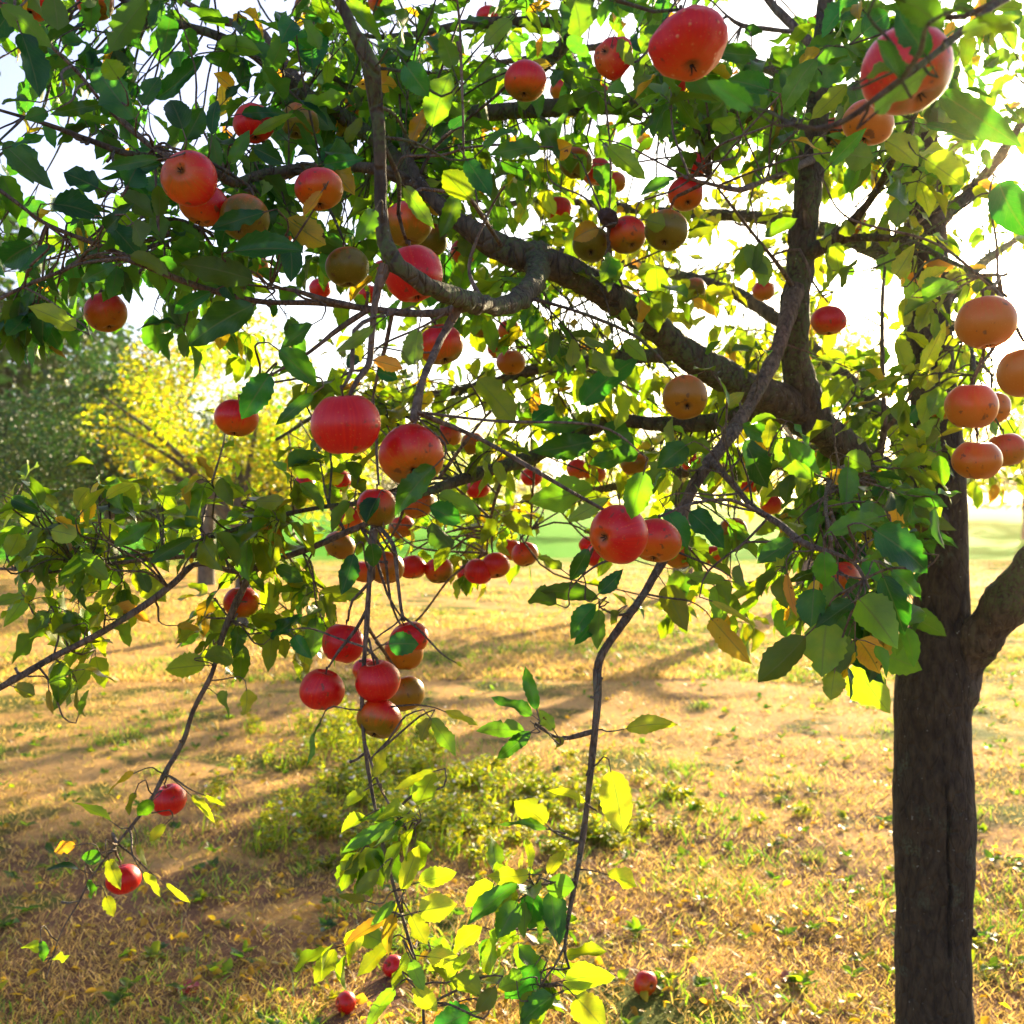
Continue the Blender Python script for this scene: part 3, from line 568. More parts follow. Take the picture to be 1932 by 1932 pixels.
for (x, y, r) in ((1752, 1172, 17), (1836, 1760, 7)):       # old pruning scar and a bark wart
    c = P(x, y, 2.7 - .062 if r > 10 else 2.66); rr = r * 2.7 / F
    pth = [np.array([c.x, c.y + .03, c.z, rr * 1.25]), np.array([c.x, c.y + .006, c.z, rr * 1.15]), np.array([c.x, c.y - .008, c.z, rr * .85]), np.array([c.x, c.y - .004, c.z, rr * .45]), np.array([c.x, c.y + .004, c.z, rr * .1])]
    tube(mb, pth, 20, .2, .2, cap=False, freq=50)
    knot = finish(mb.build('knot', M_trunk, trunk, TL)); mb = MB()
SEGS = []
tree_parts = {}
for nm, (kind, pts, mat, seg, rough) in BR.items():
    path = catmull([pw(p) for p in pts], .014)
    mb = MB(); tube(mb, path, seg, rough, .22, freq=40, seed=len(tree_parts) * 3.7)
    # knobbly spurs on the thinner branches
    if path[:, 3].max() < .02 and len(path) > 25:
        for k in range(int(len(path) / 14)):
            i = rng.integers(6, len(path) - 4); a = path[i]; d = unit(rng.normal(0, 1, 3) + np.array([0, 0, -.2])); l = rng.uniform(.012, .035)
            tube(mb, [np.array([*a[:3], a[3] * .7]), np.array([*(a[:3] + d * l * .6), .0022]), np.array([*(a[:3] + d * l + np.array([0, 0, .004])), .0026])], 6, .3, .2, freq=60)
    tree_parts[nm] = [(kind, M_limb if path[:, 3].max() > .013 and nm != 'B' else M_twig), mb, MB()]         # kind, wood, leaves; B takes paler twig bark that stands in for front light
    for i in range(2, len(path), 2): ATT.append(path[i]); ATTN.append(nm)
NB = len(ATT)
ATTA = np.array(ATT)
def scr(q): return np.stack([966 + q[..., 0] * F / q[..., 1], HOR - (q[..., 2] - EYE) * F / q[..., 1]], -1)
ASC = scr(ATTA[:, :3])
def nearest(c, tri=1.0):
    d = np.linalg.norm(ATTA[:, :3] - c, axis=1); i = int(np.argmin(d)); return i, d[i]
def near_depth(x, y):
    "depth of the branch that passes nearest to this place in the picture (front branches only)"
    m = np.hypot(ASC[:, 0] - x, ASC[:, 1] - y) + 40 * np.maximum(ATTA[:, 1] - 2.15, 0) * 4
    k = np.argsort(m)[:5]; return float(np.mean(ATTA[k, 1]))
NEWA = []
def twig(nm, a, c, r0=.0026, r1=.0014, end=None):
    "a thin twig from a to c inside the twig mesh of branch nm"
    a = np.asarray(a); c = np.asarray(c); L = np.linalg.norm(c - a)
    if end is not None:
        D = unit(unit(np.asarray(end)) + (1.3 if L < .12 else 2.6) * (c - a) / max(L, 1e-6)); m1 = a + (c - a) * .35 + np.array([0, 0, .03 * L]); m2 = c - D * .25 * L
        path = catmull([np.array([*a, r0]), np.array([*m1, r0 * .8 + r1 * .2]), np.array([*m2, (r0 + r1) / 2]), np.array([*c, r1])], .012)
        tube(tree_parts[nm][1], path, 5, 0, .25, freq=60); return path
    m1 = a + (c - a) * .35 + rng.normal(0, .07, 3) * L + np.array([0, 0, .05 * L]); m2 = a + (c - a) * .72 + rng.normal(0, .05, 3) * L + np.array([0, 0, .03 * L])
    path = catmull([np.array([*a, r0]), np.array([*m1, r0 * .8 + r1 * .2]), np.array([*m2, (r0 + r1) / 2]), np.array([*c, r1])], .03)
    tube(tree_parts[nm][1], path, 5, 0, .25, freq=60); return path
# x, y, width in the picture | real width mm | blush, green | calyx points to (x right, y away, z up) | blush side | group | label
AP = """
8,20,66|70|.7,.5|0,-.3,-1|||dark red apple at the very top left corner, cut by the edge
58,0,84|72|.75,.3|.1,-.3,-1|||red apple cut by the top edge beside the corner apple
180,6,66|68|.55,.8|.2,-.2,-1|||dark apple cut by the top edge behind the long curved leaf
98,52,46|62|.5,.8|-.2,0,-1|||half hidden dark apple below the upright leaf near the top left
357,336,102|74|.72,.7|-.12,-1,.10|.3,-.3,1||big red apple showing its dark calyx eye, left of the picture against the sky
385,388,92|72|.55,.6|-.3,-.1,-1|.6,-.5,.5||red and yellow apple tucked just under the big calyx-facing apple at the left
461,412,90|70|.2,1|-.2,-.6,-.8|||dull olive apple half covered by a dark leaf, right of the upper left pair
528,441,50|62|.55,.8|-.1,-.2,-1|.5,0,.8||small yellow apple with red shoulder left of the yellowing leaf
490,505,34|58|.3,.2|.4,-.6,-.6|||small orange apple with a brown rot spot behind dark leaves
478,235,75|66|.9,.5|.2,-.2,-1|||dull red apple crossed by a green leaf high at the left against the sky
565,230,70|68|.1,1|-.2,-.3,-1|||olive green apple right of the dull red apple at the upper left
602,358,88|70|.45,.2|.1,-.2,-1|-.7,-.5,.3||orange apple with a spotted yellow leaf hanging over it
655,505,80|70|.12,1|.1,-.1,-1|-.6,-.2,.8||plain olive apple hanging alone left of the curved mossy limb
575,12,38|55|.3,.8|0,-.3,-1|||tiny brownish apple at the top edge left of the mossy upright limb
200,590,76|70|.4,.3|.3,-.2,-1|||orange apple sunk in the leaves at the left edge below the thin long branch
720,4,52|66|.6,.7|0,-.3,-1|||dark red apple cut by the top edge right of the mossy limb
675,208,48|62|.35,.7|.2,0,-1|||brown shaded apple just left of the upright mossy limb
920,30,40|62|.9,.2|.2,.3,-1|||bright red apple near the top edge on the upper dark branch
991,154,78|70|.56,1|-.1,-.35,-1|0,-.4,1||round apple half purple red, half olive above the level dark limb
895,233,36|62|.8,.3|0,0,-1|||small red apple just under the level dark limb at its left part
805,266,36|58|.8,.4|.1,0,-1|||tiny red apple right of the mossy limb beside a spotted yellow leaf
827,278,38|58|.65,.4|.3,0,-1|||small orange red apple half behind teal leaves in the upper middle
737,392,46|66|.85,.3|0,0,-1|||deep red apple peeping out right behind the mossy upright limb
768,425,94|74|.3,.9|.1,-.2,-1|||large olive apple with red cheek shaded behind the folded pale leaf
812,455,66|68|.18,1|.2,-.3,-1|||olive apple above the pink apple that rests on the curved limb
706,436,46|64|.5,.2|-.2,0,-1|||orange apple slice showing left of the mossy upright limb
877,475,52|64|.5,.4|.3,0,-1|||dark orange apple right of the pink apple on the curved limb
780,520,112|76|.95,.15|.2,-.1,-1|.2,-.6,.9||large pink and orange apple behind the curved mossy limb
724,512,44|62|.95,.2|-.2,0,-1|||vivid red apple fragment left of the bend of the curved mossy limb
697,556,38|60|.7,.4|-.1,0,-1|||small red and yellow apple below the elbow of the mossy limb
604,545,36|60|.8,.5|-.2,0,-1|||pinkish small apple on the dark twig under the lone olive apple
832,652,84|70|.5,.9|.3,-.3,-1|-.3,-.3,1||apple red on top and yellow green below, behind the drooping lichen twig
908,615,48|66|.2,.9|0,-.1,-1|||olive apple right of the drooping lichen twig, left of two small orange ones
960,624,36|62|.35,.3|.2,0,-1|||small orange apple high in the backlit leaves below the limb fork
940,658,36|60|.6,.1|-.1,0,-1|||small reddish apple just left above the round orange apple in the middle
964,685,54|66|.2,.1|0,-.1,-1|||round orange apple hanging by its stalk in the backlit middle leaves
652,803,128|78|.92,.15|.05,.1,-1|-.5,-.8,.3||biggest striped bright red apple hanging left of its olive eyed neighbour
777,860,120|77|.55,.9|.15,-.75,-.75|-.2,-.4,1||big red apple with olive underside and a green leaf across its base
722,812,52|66|.3,.6|0,.2,-1|||brown shaded apple between the two biggest red apples
845,824,52|66|.3,.2|.1,0,-1|||orange yellow apple blurred behind the big olive bottomed apple
892,838,46|64|.15,.8|.2,0,-1|||yellow olive apple above the slanting mossy branch
637,907,50|66|.8,.6|-.2,-.1,-1|||pale pink topped apple resting on the thin dark branch under the striped apple
574,916,34|60|.65,.1|-.2,0,-1|||small orange red apple left of the pale pink topped one
902,922,44|64|.9,.2|.2,0,-1|-.3,-.3,1||small bright red apple below the slanting mossy branch
711,958,76|68|.35,.9|-.1,.1,-1|-.6,-.3,.8||pinkish green apple on top of the withered middle cluster
787,950,64|68|.35,.4|.3,-.2,-1|||orange apple half covered by the bright leaf at the cluster's right top
658,978,52|64|.5,.1|-.4,-.1,-1|||pale orange apple at the upper left of the withered cluster
640,1030,58|68|.15,.6|-.5,-.3,-1|||yellow orange apple at the lower left of the withered cluster
758,995,48|66|.3,.5|.3,0,-1|||brownish apple in the middle of the withered cluster
778,1071,52|66|.62,.9|.1,-.2,-1|-.3,-.4,1||red shouldered olive apple, left one of a touching pair
828,1077,52|66|.42,.9|.2,-.3,-1|-.7,-.4,.8||yellow apple with red top, right one of a touching pair with a bright rim
728,1073,66|68|.25,.4|.1,-.3,-1|||brown rotting apple under the withered cluster beside the thin twig
686,1080,44|64|.35,.2|-.2,0,-1|||orange apple low behind the leaf at the withered cluster's left
882,1084,36|60|.75,.1|-.4,-.2,-.9|||leftmost orange red apple of the small distant trio above the turf
903,1079,54|64|.8,.2|-.1,0,-1|-.4,-.4,.8||middle apple of the small distant trio above the turf
935,1068,54|64|.62,.6|.2,-.5,-.9|-.5,-.3,.8||rightmost red and yellow apple of the small distant trio, calyx showing
962,1038,40|62|.4,.2|-.2,0,-1|||faint orange apple above and left of the blurred yellow one
990,1047,50|64|.4,.4|.3,-.3,-1|-.5,-.3,.6||blurred yellow and orange apple hanging right of the distant trio
1167,1008,110|74|.78,.45|-.75,-.7,-.12|.5,-.5,.7||large red apple turned sideways, its calyx at the left, beside hanging dark leaves
1113,1030,34|60|.9,.1|-.2,0,-1|||small red apple peeping out left of the sideways turned apple
1128,1052,46|64|.65,.1|-.3,0,-1|||orange red apple lower left behind the sideways turned apple
1238,1022,92|72|.5,.15|-.2,-.4,-.9|||orange apple close behind the sideways turned apple at its right
1282,1045,60|68|.35,.3|.2,-.2,-1|||brown orange apple behind the long bare drooping branch
1090,886,38|62|.4,.2|0,0,-1|||small orange apple in the backlit leaves above the veined leaf
1123,893,36|60|.35,.2|.1,0,-1|||small dull orange apple beside the one above the veined leaf
1197,876,52|66|.15,.7|.1,-.2,-1|||olive apple under the bright middle leaf rosette
1003,900,34|58|.8,.1|0,0,-1|||tiny red apple above the bright meadow gap
1293,750,84|70|.2,.6|0,-.75,-.6|||olive orange apple showing a spidery calyx under the thick slanting limb
647,1215,78|70|.88,.3|-.2,-.2,-1|-.5,-.5,.6||top left red apple of the low hanging cluster
607,1303,82|71|.9,.35|-.3,.1,-1|-.4,-.6,.4||leftmost deep red apple of the low hanging cluster
713,1287,84|72|.75,.2|.2,.1,-1|-.2,-.6,.8||middle bright red apple of the low hanging cluster
716,1357,84|72|.35,.9|-.3,-.5,-.9|.2,-.5,.6||lowest apple of the cluster, yellow green with an orange cheek
765,1310,72|70|.12,.7|.3,-.1,-1|||olive apple at the low cluster's right behind the others
772,1206,72|70|.7,.15|.3,.1,-1|-.6,-.3,.6||orange red apple with a small green leaf across it, cluster's upper right
762,1232,72|70|.3,.3|0,-.2,-1|||orange apple directly below the leaf-crossed one in the low cluster
690,1266,50|66|.45,.1|0,0,-1|||small orange apple deep inside the low hanging cluster
455,1138,65|66|.5,.3|0,-.1,-1|-.5,-.3,.9||orange red apple alone on the left drooping branch above the big round leaf
446,790,80|68|.55,.6|-.1,-.25,-1|-.3,-.4,.9||dark red apple at the left with a dark leaf notching its top
320,1510,62|64|.9,.2|.2,.1,-1|-.3,-.3,.8||upper one of the two apples on the long thin drooping twig, left bottom
233,1660,62|64|.88,.3|.2,-.1,-1|-.3,-.5,.5||lower one of the two apples on the long thin drooping twig, behind a yellow leaf
1298,85,146|84|.68,.1|.1,-.3,-.9|-.4,-.3,.8||huge rough warty orange red apple near the top right of the middle
1155,107,76|72|.7,.1|-.6,-.75,.1|.3,-.4,.8||rough orange apple with a dark calyx facing left, behind a pointed leaf
1264,160,62|68|.9,.2|-.2,-.1,-1|||bright red apple just below the huge warty apple
1380,185,38|62|.7,.5|.1,0,-1|||faint pink apple behind leaves right of the huge warty apple
1086,308,62|68|.2,1|-.1,-.2,-1|||olive apple half hidden right of the spotted yellow leaf
1126,325,56|66|.7,.4|.2,-.1,-1|.2,-.3,1||red topped apple below the olive one near the spotted yellow leaf
1161,345,36|58|.3,.3|.2,0,-1|||small pale orange apple at the edge of the bright sky gap
1054,396,50|66|.65,.5|-.1,0,-1|||dark red apple lying over the shaded twig left of the shrivelled one
1184,444,72|70|.52,.8|.3,-.6,-.9|0,-.2,1||olive brown apple with purple red cap, right beside the shrivelled apple
1116,462,70|70|.08,1|-.1,-.7,-.8|||olive apple with a yellow leaf over its top, below the shrivelled apple
1257,436,80|72|.12,1|-.2,-.55,-.9|||plain olive brown apple with a round leaf at its left and a bright rim
1294,366,66|68|.6,.5|.1,-.6,-.9|-.2,-.3,1||red capped apple under the thin forked twig right of the bright gap
1312,311,48|64|.8,.4|0,0,-1|||dark red apple in shade above the red capped one
1058,170,38|62|.4,.4|.2,0,-1|||brown orange apple on the level dark limb right of the purple red one
1130,172,36|60|.5,.3|.2,0,-1|||small rusty apple lying on top of the level dark limb
1018,469,34|60|.3,.5|0,0,-1|||small orange apple just above the thick limb fork
1711,135,166|80|.6,.9|.3,-.35,-.9|-.8,-.3,.6||very large olive apple with red flanks crossed by a front twig, top right
1638,233,92|74|.16,.1|-.3,-.1,-1|||orange apple behind the front twig, below and left of the very large olive one
1575,250,54|66|.3,.5|-.2,0,-1|||dark brown apple close to the upright limb behind the front twig
1540,50,34|58|.9,.2|0,0,-1|||tiny crimson apple behind the dark leaf at the top right
1618,431,38|62|.35,.1|.1,0,-1|||orange apple glimpse right of the upright limb by the forking twig
1563,606,64|66|.62,.3|0,-.1,-1|.3,-.2,1||bright red apple over orange, hanging free against white sky beside the upright limb
1860,610,108|78|.12,.1|.1,-.1,-1|||big glowing orange apple nearest the sun glare
1940,705,110|78|.1,.1|.1,-.1,-1|||orange apple cut by the right edge below the sun glare
1832,768,92|72|.2,.1|0,.1,-1|||striped orange apple in front, middle of the sunlit right bunch
1873,772,66|68|.14,.1|.3,0,-1|||orange apple at the right behind the front one of the sunlit bunch
1776,765,58|66|.14,.1|-.3,0,-1|||dim orange apple at the left behind the front one of the sunlit bunch
1843,870,88|72|.16,.1|0,.1,-1|||flattish orange apple hanging lowest beneath the sunlit right bunch
1898,850,70|68|.25,.4|.2,0,-1|||brown shaded apple right behind the lowest sunlit apple
1586,1095,78|70|.3,.2|.1,-.2,-1|||rusty orange apple buried in the dark leaf cluster left of the trunk
1310,545,40|62|.1,1|0,0,-1|||small grey green apple blurred in the bright leaves above the slanting limb
1440,550,36|60|.35,.1|0,0,-1|||orange apple next to the bright yellow leaves left of the upright limb
1383,1002,54|68|.15,.8|.3,0,-1|||olive apple with bright rim behind the right leaf rosette
1346,1048,44|64|.4,.3|0,0,-1|||orange apple under the leaves right of the bare drooping branch
1306,873,34|58|.7,.1|0,0,-1|||tiny red orange apple left of the branching dark twig
1416,913,38|60|.5,.1|0,0,-1|||small orange apple between the two big lobed leaves right of centre
1456,953,36|60|.4,.1|.2,0,-1|||small orange apple along the slanting twig towards the dark leaf cluster
"""
APL = []
for line in AP.strip().split('\n'):
    f = line.split('|'); x, y, px = map(float, f[0].split(',')); d = F * float(f[1]) / 1000 / px; d = min(d, 3.0) if px < 42 else d
    APL.append((x, y, px / 2, d, float(f[1]) / 2000))
# ---- leaves traced one by one: base x, y, tip x, y, half width, kind (T top side, U under side, + hue digit, raised to paint sunlit leaves yellower)
HL = """1650,215,1760,128,22,U2 1748,108,1690,15,26,T0 1700,150,1655,75,20,T1 1815,62,1905,30,18,U3 1420,205,1340,150,20,T1 275,0,198,103,26,U2 0,10,95,88,22,U2 100,-10,107,60,25,U2 40,62,78,175,27,T0 55,190,-5,185,10,T1 195,196,92,215,13,T2 90,210,45,227,14,T1 255,225,148,103,30,T1 268,200,302,132,17,T1 293,187,385,107,20,T0 385,107,480,122,14,T1
225,150,200,108,22,U3 345,245,320,175,24,T1 350,265,380,205,20,T1 400,255,412,175,12,T0 410,85,500,92,18,U2 18,277,93,257,8,T0 5,270,105,365,20,T2 185,355,122,330,25,T0 100,385,190,390,30,T0 300,300,192,318,12,T1 240,350,265,308,28,T0
300,410,300,340,16,U2 200,435,235,380,16,T1 205,420,270,475,22,T0 250,420,285,465,22,U2 500,400,397,432,18,T0 243,483,345,512,16,U3 478,528,348,500,26,U2 440,475,565,470,26,T0 545,460,552,520,20,T0 480,575,350,652,30,T1 400,550,310,600,14,T0
220,500,138,530,14,T1 145,620,50,580,20,U4 60,462,0,500,26,T0 103,463,38,515,18,T0 305,305,190,335,10,T0 425,190,478,143,10,T0 440,168,404,138,14,T8 455,215,540,205,12,T0 475,255,550,215,10,U3 433,310,470,238,13,T2 477,278,538,305,17,T0
540,412,612,460,26,U7 608,360,575,412,12,T8 655,0,720,58,16,T3 772,25,738,85,30,U2 592,55,590,140,30,T0 815,240,850,140,27,T3 765,120,805,180,24,T0 855,130,835,70,18,U2 965,35,905,95,15,U3 890,378,835,310,26,U4 880,300,925,370,22,T0
862,365,832,445,17,T3 762,350,820,430,15,U3 775,270,805,205,14,T8 912,280,970,228,12,T1 850,245,880,222,14,T0 1020,277,925,282,18,T2 610,310,682,298,14,T0 645,285,635,255,12,T0 650,268,683,222,12,U4 707,395,680,445,17,T2
1075,-20,1105,88,34,U3 1040,5,990,25,10,T8 1255,15,1195,110,20,U3 1222,100,1200,250,22,U3 1165,75,1190,120,14,U4 1430,105,1330,90,17,T1 1450,170,1375,150,22,T0 1355,175,1250,255,16,T1 1300,265,1335,190,24,U3 1380,250,1350,215,24,U3
1145,275,1213,340,20,U3 1045,290,1078,272,20,T8 1130,430,1080,447,19,T8 1050,265,1130,258,12,U2 1055,145,1118,140,14,U3 1030,105,1050,70,14,T1 1070,70,1115,110,14,T1 1218,415,1258,425,18,U4 1275,335,1207,353,12,T1 1165,5,1218,22,12,T1
1620,-10,1545,52,26,T0 1610,110,1455,150,38,T1 1540,110,1475,195,20,T2 1520,110,1597,60,20,T2 1625,65,1680,20,24,T0 1770,172,1925,278,28,T1 1745,300,1820,345,30,U4 1567,310,1633,243,14,T1 1670,265,1735,310,26,U4 1595,290,1645,300,26,U3
1670,365,1735,380,28,T2 1745,235,1845,262,12,T1 1630,150,1710,105,12,U3 1700,0,1780,40,30,U2 1845,30,1920,75,15,U3 1885,345,1935,440,34,T0 1690,520,1715,470,17,U5 1735,545,1785,500,20,U5 1795,530,1745,565,28,T2 1735,705,1790,610,14,U5
1690,640,1715,700,20,U4 1700,800,1740,760,16,T0 1770,790,1745,850,22,U3 1765,845,1762,918,16,U3 1660,975,1562,1003,20,T2 1650,1000,1772,1075,38,T0 1750,1045,1625,1040,24,U1 1665,1085,1715,1210,26,T0 1680,1075,1750,1125,20,T1
1705,1155,1783,1185,24,U2 1620,1130,1690,1205,36,U2 1610,1135,1540,1183,18,T1 1560,1170,1550,1275,40,U3 1520,1200,1435,1290,32,U3 1640,1225,1745,1252,30,U2 1615,1250,1668,1338,38,U4 1575,1265,1568,1320,22,U4 1535,1110,1530,1182,28,T1 1555,1040,1560,1112,22,T1
1405,830,1460,922,26,T1 1465,830,1535,905,28,T3 1400,800,1455,825,18,T1 1600,880,1595,965,20,T2 1640,890,1740,950,20,T1 1680,945,1800,1000,18,U3 1495,1020,1430,1062,20,T1 1300,965,1375,1025,24,T0 1255,960,1300,1032,22,T0 1395,1065,1410,1108,22,U3
1370,1095,1290,1085,12,U3 1485,1080,1490,1160,9,U9 1343,1168,1400,1252,22,U7 1340,1133,1442,1172,6,U5 1255,1105,1300,1180,24,U5 1595,860,1645,885,22,U3 1370,765,1405,740,12,U5 785,645,770,690,20,U3 790,620,775,695,20,U3 705,615,645,665,12,U3
525,660,605,725,24,T1 590,612,525,655,20,T1 592,742,518,800,13,T1 655,695,680,660,12,T0 705,680,757,695,14,U9 712,700,750,715,14,T0 900,715,985,800,26,U4 1062,725,1060,640,24,U3 1095,765,1205,665,26,T0 1005,795,1048,760,16,T0
1120,832,1008,845,24,T1 1005,802,1115,795,18,T1 1205,855,1110,872,22,T1 1140,800,1200,850,22,T1 1165,730,1180,820,20,U4 1295,840,1245,870,24,T1 1120,920,1003,950,33,U2 1150,940,1050,990,14,U3 1215,890,1190,980,26,T2 1110,1035,1070,1100,15,T1
1060,1075,1015,1045,10,U4 1130,1130,1010,1095,18,U2 1050,1140,988,1120,22,U2 1125,1140,1060,1195,22,T0 1130,1160,1085,1215,14,T0 1130,1150,1130,1225,16,U2 1130,1120,1175,1075,15,T0 1170,1155,1148,1178,14,U4 820,880,738,968,24,T1
810,955,870,985,22,T0 825,935,905,970,20,U2 815,985,850,1045,22,U2 712,940,690,985,20,T0 700,1025,705,1070,16,T1 668,1045,645,1120,18,T0 660,945,612,1000,14,U2 733,1215,787,1212,22,T0 510,705,455,790,26,T0 480,945,555,950,14,U4
345,1000,363,945,14,U4 215,1030,287,985,15,T2 365,1015,282,1062,14,T2 262,1075,290,1130,12,U2 190,985,250,985,14,U5 95,1000,150,1015,20,U4 78,930,140,985,10,U5 155,965,195,915,12,U5 75,955,62,895,12,U3 20,940,70,965,14,T1 15,1050,40,995,18,U4
60,1100,12,1180,16,U3 150,1045,200,1095,18,U3 200,940,245,905,12,U5 388,1255,308,1258,24,U4 385,1240,460,1235,20,U3 333,1180,378,1182,8,U7 510,1205,568,1160,14,T0 520,1070,575,1095,16,T2 555,1200,580,1235,14,T0 215,1110,172,1150,14,U5
172,1118,125,1127,8,U5 140,1180,102,1192,8,U5 205,1160,235,1150,12,U5 408,1310,450,1350,18,U3 465,1300,472,1360,17,U5 92,1300,97,1355,6,U6 25,1295,65,1310,14,U5 148,1350,165,1305,6,U3 605,1360,568,1445,11,T1 255,1458,195,1487,6,U7
255,1495,240,1535,10,U5 288,1510,262,1535,14,T2 312,1555,280,1588,10,U5 210,1550,142,1505,8,U4 360,1500,405,1545,8,U5 385,1500,425,1518,5,U5 143,1595,98,1605,12,T8 150,1640,98,1620,10,T0 190,1610,150,1625,14,T1 205,1620,222,1675,14,U5
200,1690,215,1728,12,U5 165,1660,178,1700,9,T1 260,1590,268,1635,9,U5 270,1645,303,1690,8,U5 312,1668,355,1703,7,U5 70,1800,38,1765,12,U4 78,1775,82,1815,9,T1 98,1812,133,1797,8,U4 812,1355,790,1400,14,U5 812,1355,862,1423,16,U3
838,1342,900,1370,9,U5 702,1465,725,1415,14,U5 820,1455,748,1478,10,U5 690,1490,645,1520,12,U4 745,1550,648,1610,14,T2 690,1540,645,1570,16,U4 745,1555,705,1545,14,T3 760,1685,790,1595,16,U5 790,1665,860,1650,20,U4 790,1720,860,1705,26,U5
775,1725,805,1780,18,U5 735,1735,643,1765,13,U8 745,1725,725,1790,14,U7 730,1780,675,1835,15,U5 745,1700,700,1740,10,T2 805,1805,880,1818,18,U5 862,1835,885,1795,14,U4 775,1810,798,1865,14,U2 905,1880,850,1840,26,U4 745,1865,690,1930,14,U3
780,1860,825,1910,18,U5 890,1910,800,1938,26,T0 935,1860,898,1915,16,U4 1010,1820,955,1900,26,T0 980,1850,940,1865,16,U3 975,1855,970,1820,12,U3 1045,1880,970,1925,24,T1 1065,1850,1160,1835,30,U4 1085,1880,1140,1942,30,U5 1060,1870,1120,1850,18,U4
980,1665,870,1735,20,T1 1000,1650,920,1655,18,U5 1010,1680,985,1770,24,T0 1040,1680,1055,1780,24,T1 975,1700,935,1770,22,T2 1030,1670,1088,1675,22,U2 1035,1650,1065,1600,12,U5 1000,1640,1003,1570,9,U5 1030,1555,968,1500,24,U5
1035,1565,940,1545,8,T2 1105,1515,1030,1470,10,U5 1152,1453,1170,1570,31,U5 1180,1375,1272,1362,16,U5 1145,1650,1203,1670,20,U5 990,1380,898,1372,18,U2 1003,1380,928,1428,14,T1 1005,1350,933,1303,14,T1 1013,1340,990,1258,13,T1
1045,1378,1018,1340,13,U3 1065,1395,1025,1410,10,U5 705,1600,650,1650,16,U4 715,1640,670,1690,14,U4 690,1700,640,1690,10,U5 860,1250,880,1262,5,U5""".split()
hero = []
for h in HL:
    p = h.split(','); bx, by, tx, ty, w = map(float, p[:5]); top = p[5][0] == 'T'; hue = int(p[5][1]) / 9
    d0 = near_depth((bx + tx) / 2, (by + ty) / 2) - (rng.uniform(.08, .24) if by < 1060 else rng.uniform(.0, .07))
    for (ax, ay, ar, ad, am) in APL:       # a leaf seen over an apple hangs in front of it
        if any(math.hypot(bx + (tx - bx) * q - ax, by + (ty - by) * q - ay) < ar * .92 for q in (.3, .5, .7, .9)) and d0 - (ad - am) < .75: d0 = min(d0, ad - am - .02)
    if len(hero) < 5: d0 = .88
    b = np.array(P(bx, by, d0 + rng.uniform(-.01, .02))); t_ = np.array(P(tx, ty, d0 + rng.uniform(-.025, .02)))
    D = t_ - b; L = np.linalg.norm(D); W = 2 * w * d0 / F
    view = unit(np.array([(bx + tx) / 2 - 966, F, HOR - (by + ty) / 2])); N = -view if top else view
    N = N + rng.normal(0, .28, 3) + np.array([0, 0, .35])
    hero.append((b, D, N, L * 1.04, W / L, hue, rng.random()))
for (b, D, N, L, W, hue, r) in hero:
    i, dd = nearest(b); nm = ATTN[i]; a = ATTA[i][:3]
    bd = b - unit(D) * .018 + np.array([0, 0, -.001])
    tube(tree_parts[nm][1], [np.array([*(b + unit(D) * .004), .0009]), np.array([*b, .0009]), np.array([*bd, .001])], 4, cap=False)
    twig(nm, a, bd, .0022 if dd > .08 else .0015, .001, end=D if dd > .03 else None)
    spot = 1.0 if hue > .75 else rng.choice([0, 0, .5])
    leaves(tree_parts[nm][2], b, D, N, L, min(W, 1.2), [[hue, r, spot, 1]], n=16, bite=.2)
# ---- leaf clusters on twigs through the crown
APD = [(357,336,56,1.3),(652,803,66,1.2),(777,860,64,1.25),(1298,85,74,1.0),(1167,1008,56,1.3),(647,1215,42,1.7),(607,1303,43,1.7),(713,1287,44,1.7),(716,1357,44,1.7),(770,1210,42,1.7),(1711,135,84,.9),(455,1138,34,2.1),(446,790,42,1.7),(991,154,42,1.8),(1184,444,38,2.),(1257,436,42,1.8),(1116,462,36,2.),(655,505,42,1.75),(1832,768,48,1.55),(1843,870,46,1.6),(1860,610,56,1.35),(1294,366,36,2.),(385,390,46,1.5),(900,1077,60,2.7),(990,1045,30,2.8),(803,1075,55,2.6),(832,652,44,1.7),(1563,606,34,2.2),(964,685,28,2.6),(320,1510,34,2.2),(233,1660,34,2.2),(780,520,58,1.6)]
APD = np.array(APD)
LIMS = [r for nm_, w_ in (('A', 1), ('limb_main', 0), ('limb_up', 1), ('B', 1), ('fork', 0)) if w_ for r in catmull([pw(p) for p in BR[nm_][1]], .05)]
LIMS = np.array(LIMS); LSC = scr(LIMS[:, :3]); LHW = LIMS[:, 3] * F / LIMS[:, 1]
HOLES = [(1925,585,50,70),(1800,610,26,30),(60,430,40,25),(330,200,50,30),(20,230,40,60),(250,330,40,25),(470,180,30,35),(440,500,25,16),(110,320,100,62),(385,150,60,42),(200,60,40,30),(40,90,35,40),(1420,75,75,48),(1395,20,90,30),(1250,290,60,55),(560,470,35,35),(1610,565,55,45),(1580,390,32,30),(1440,600,65,45),(1090,590,75,36),(1885,300,50,55),(1650,500,45,45),(300,240,22,30),(1125,60,36,45),(1200,330,40,50),(1330,480,60,30),(560,560,30,18),(1820,400,50,40),(640,395,30,25),(960,760,20,18),(990,440,26,26),(150,290,60,40),(1390,430,30,30),(1870,520,30,30),(1700,560,25,30)]
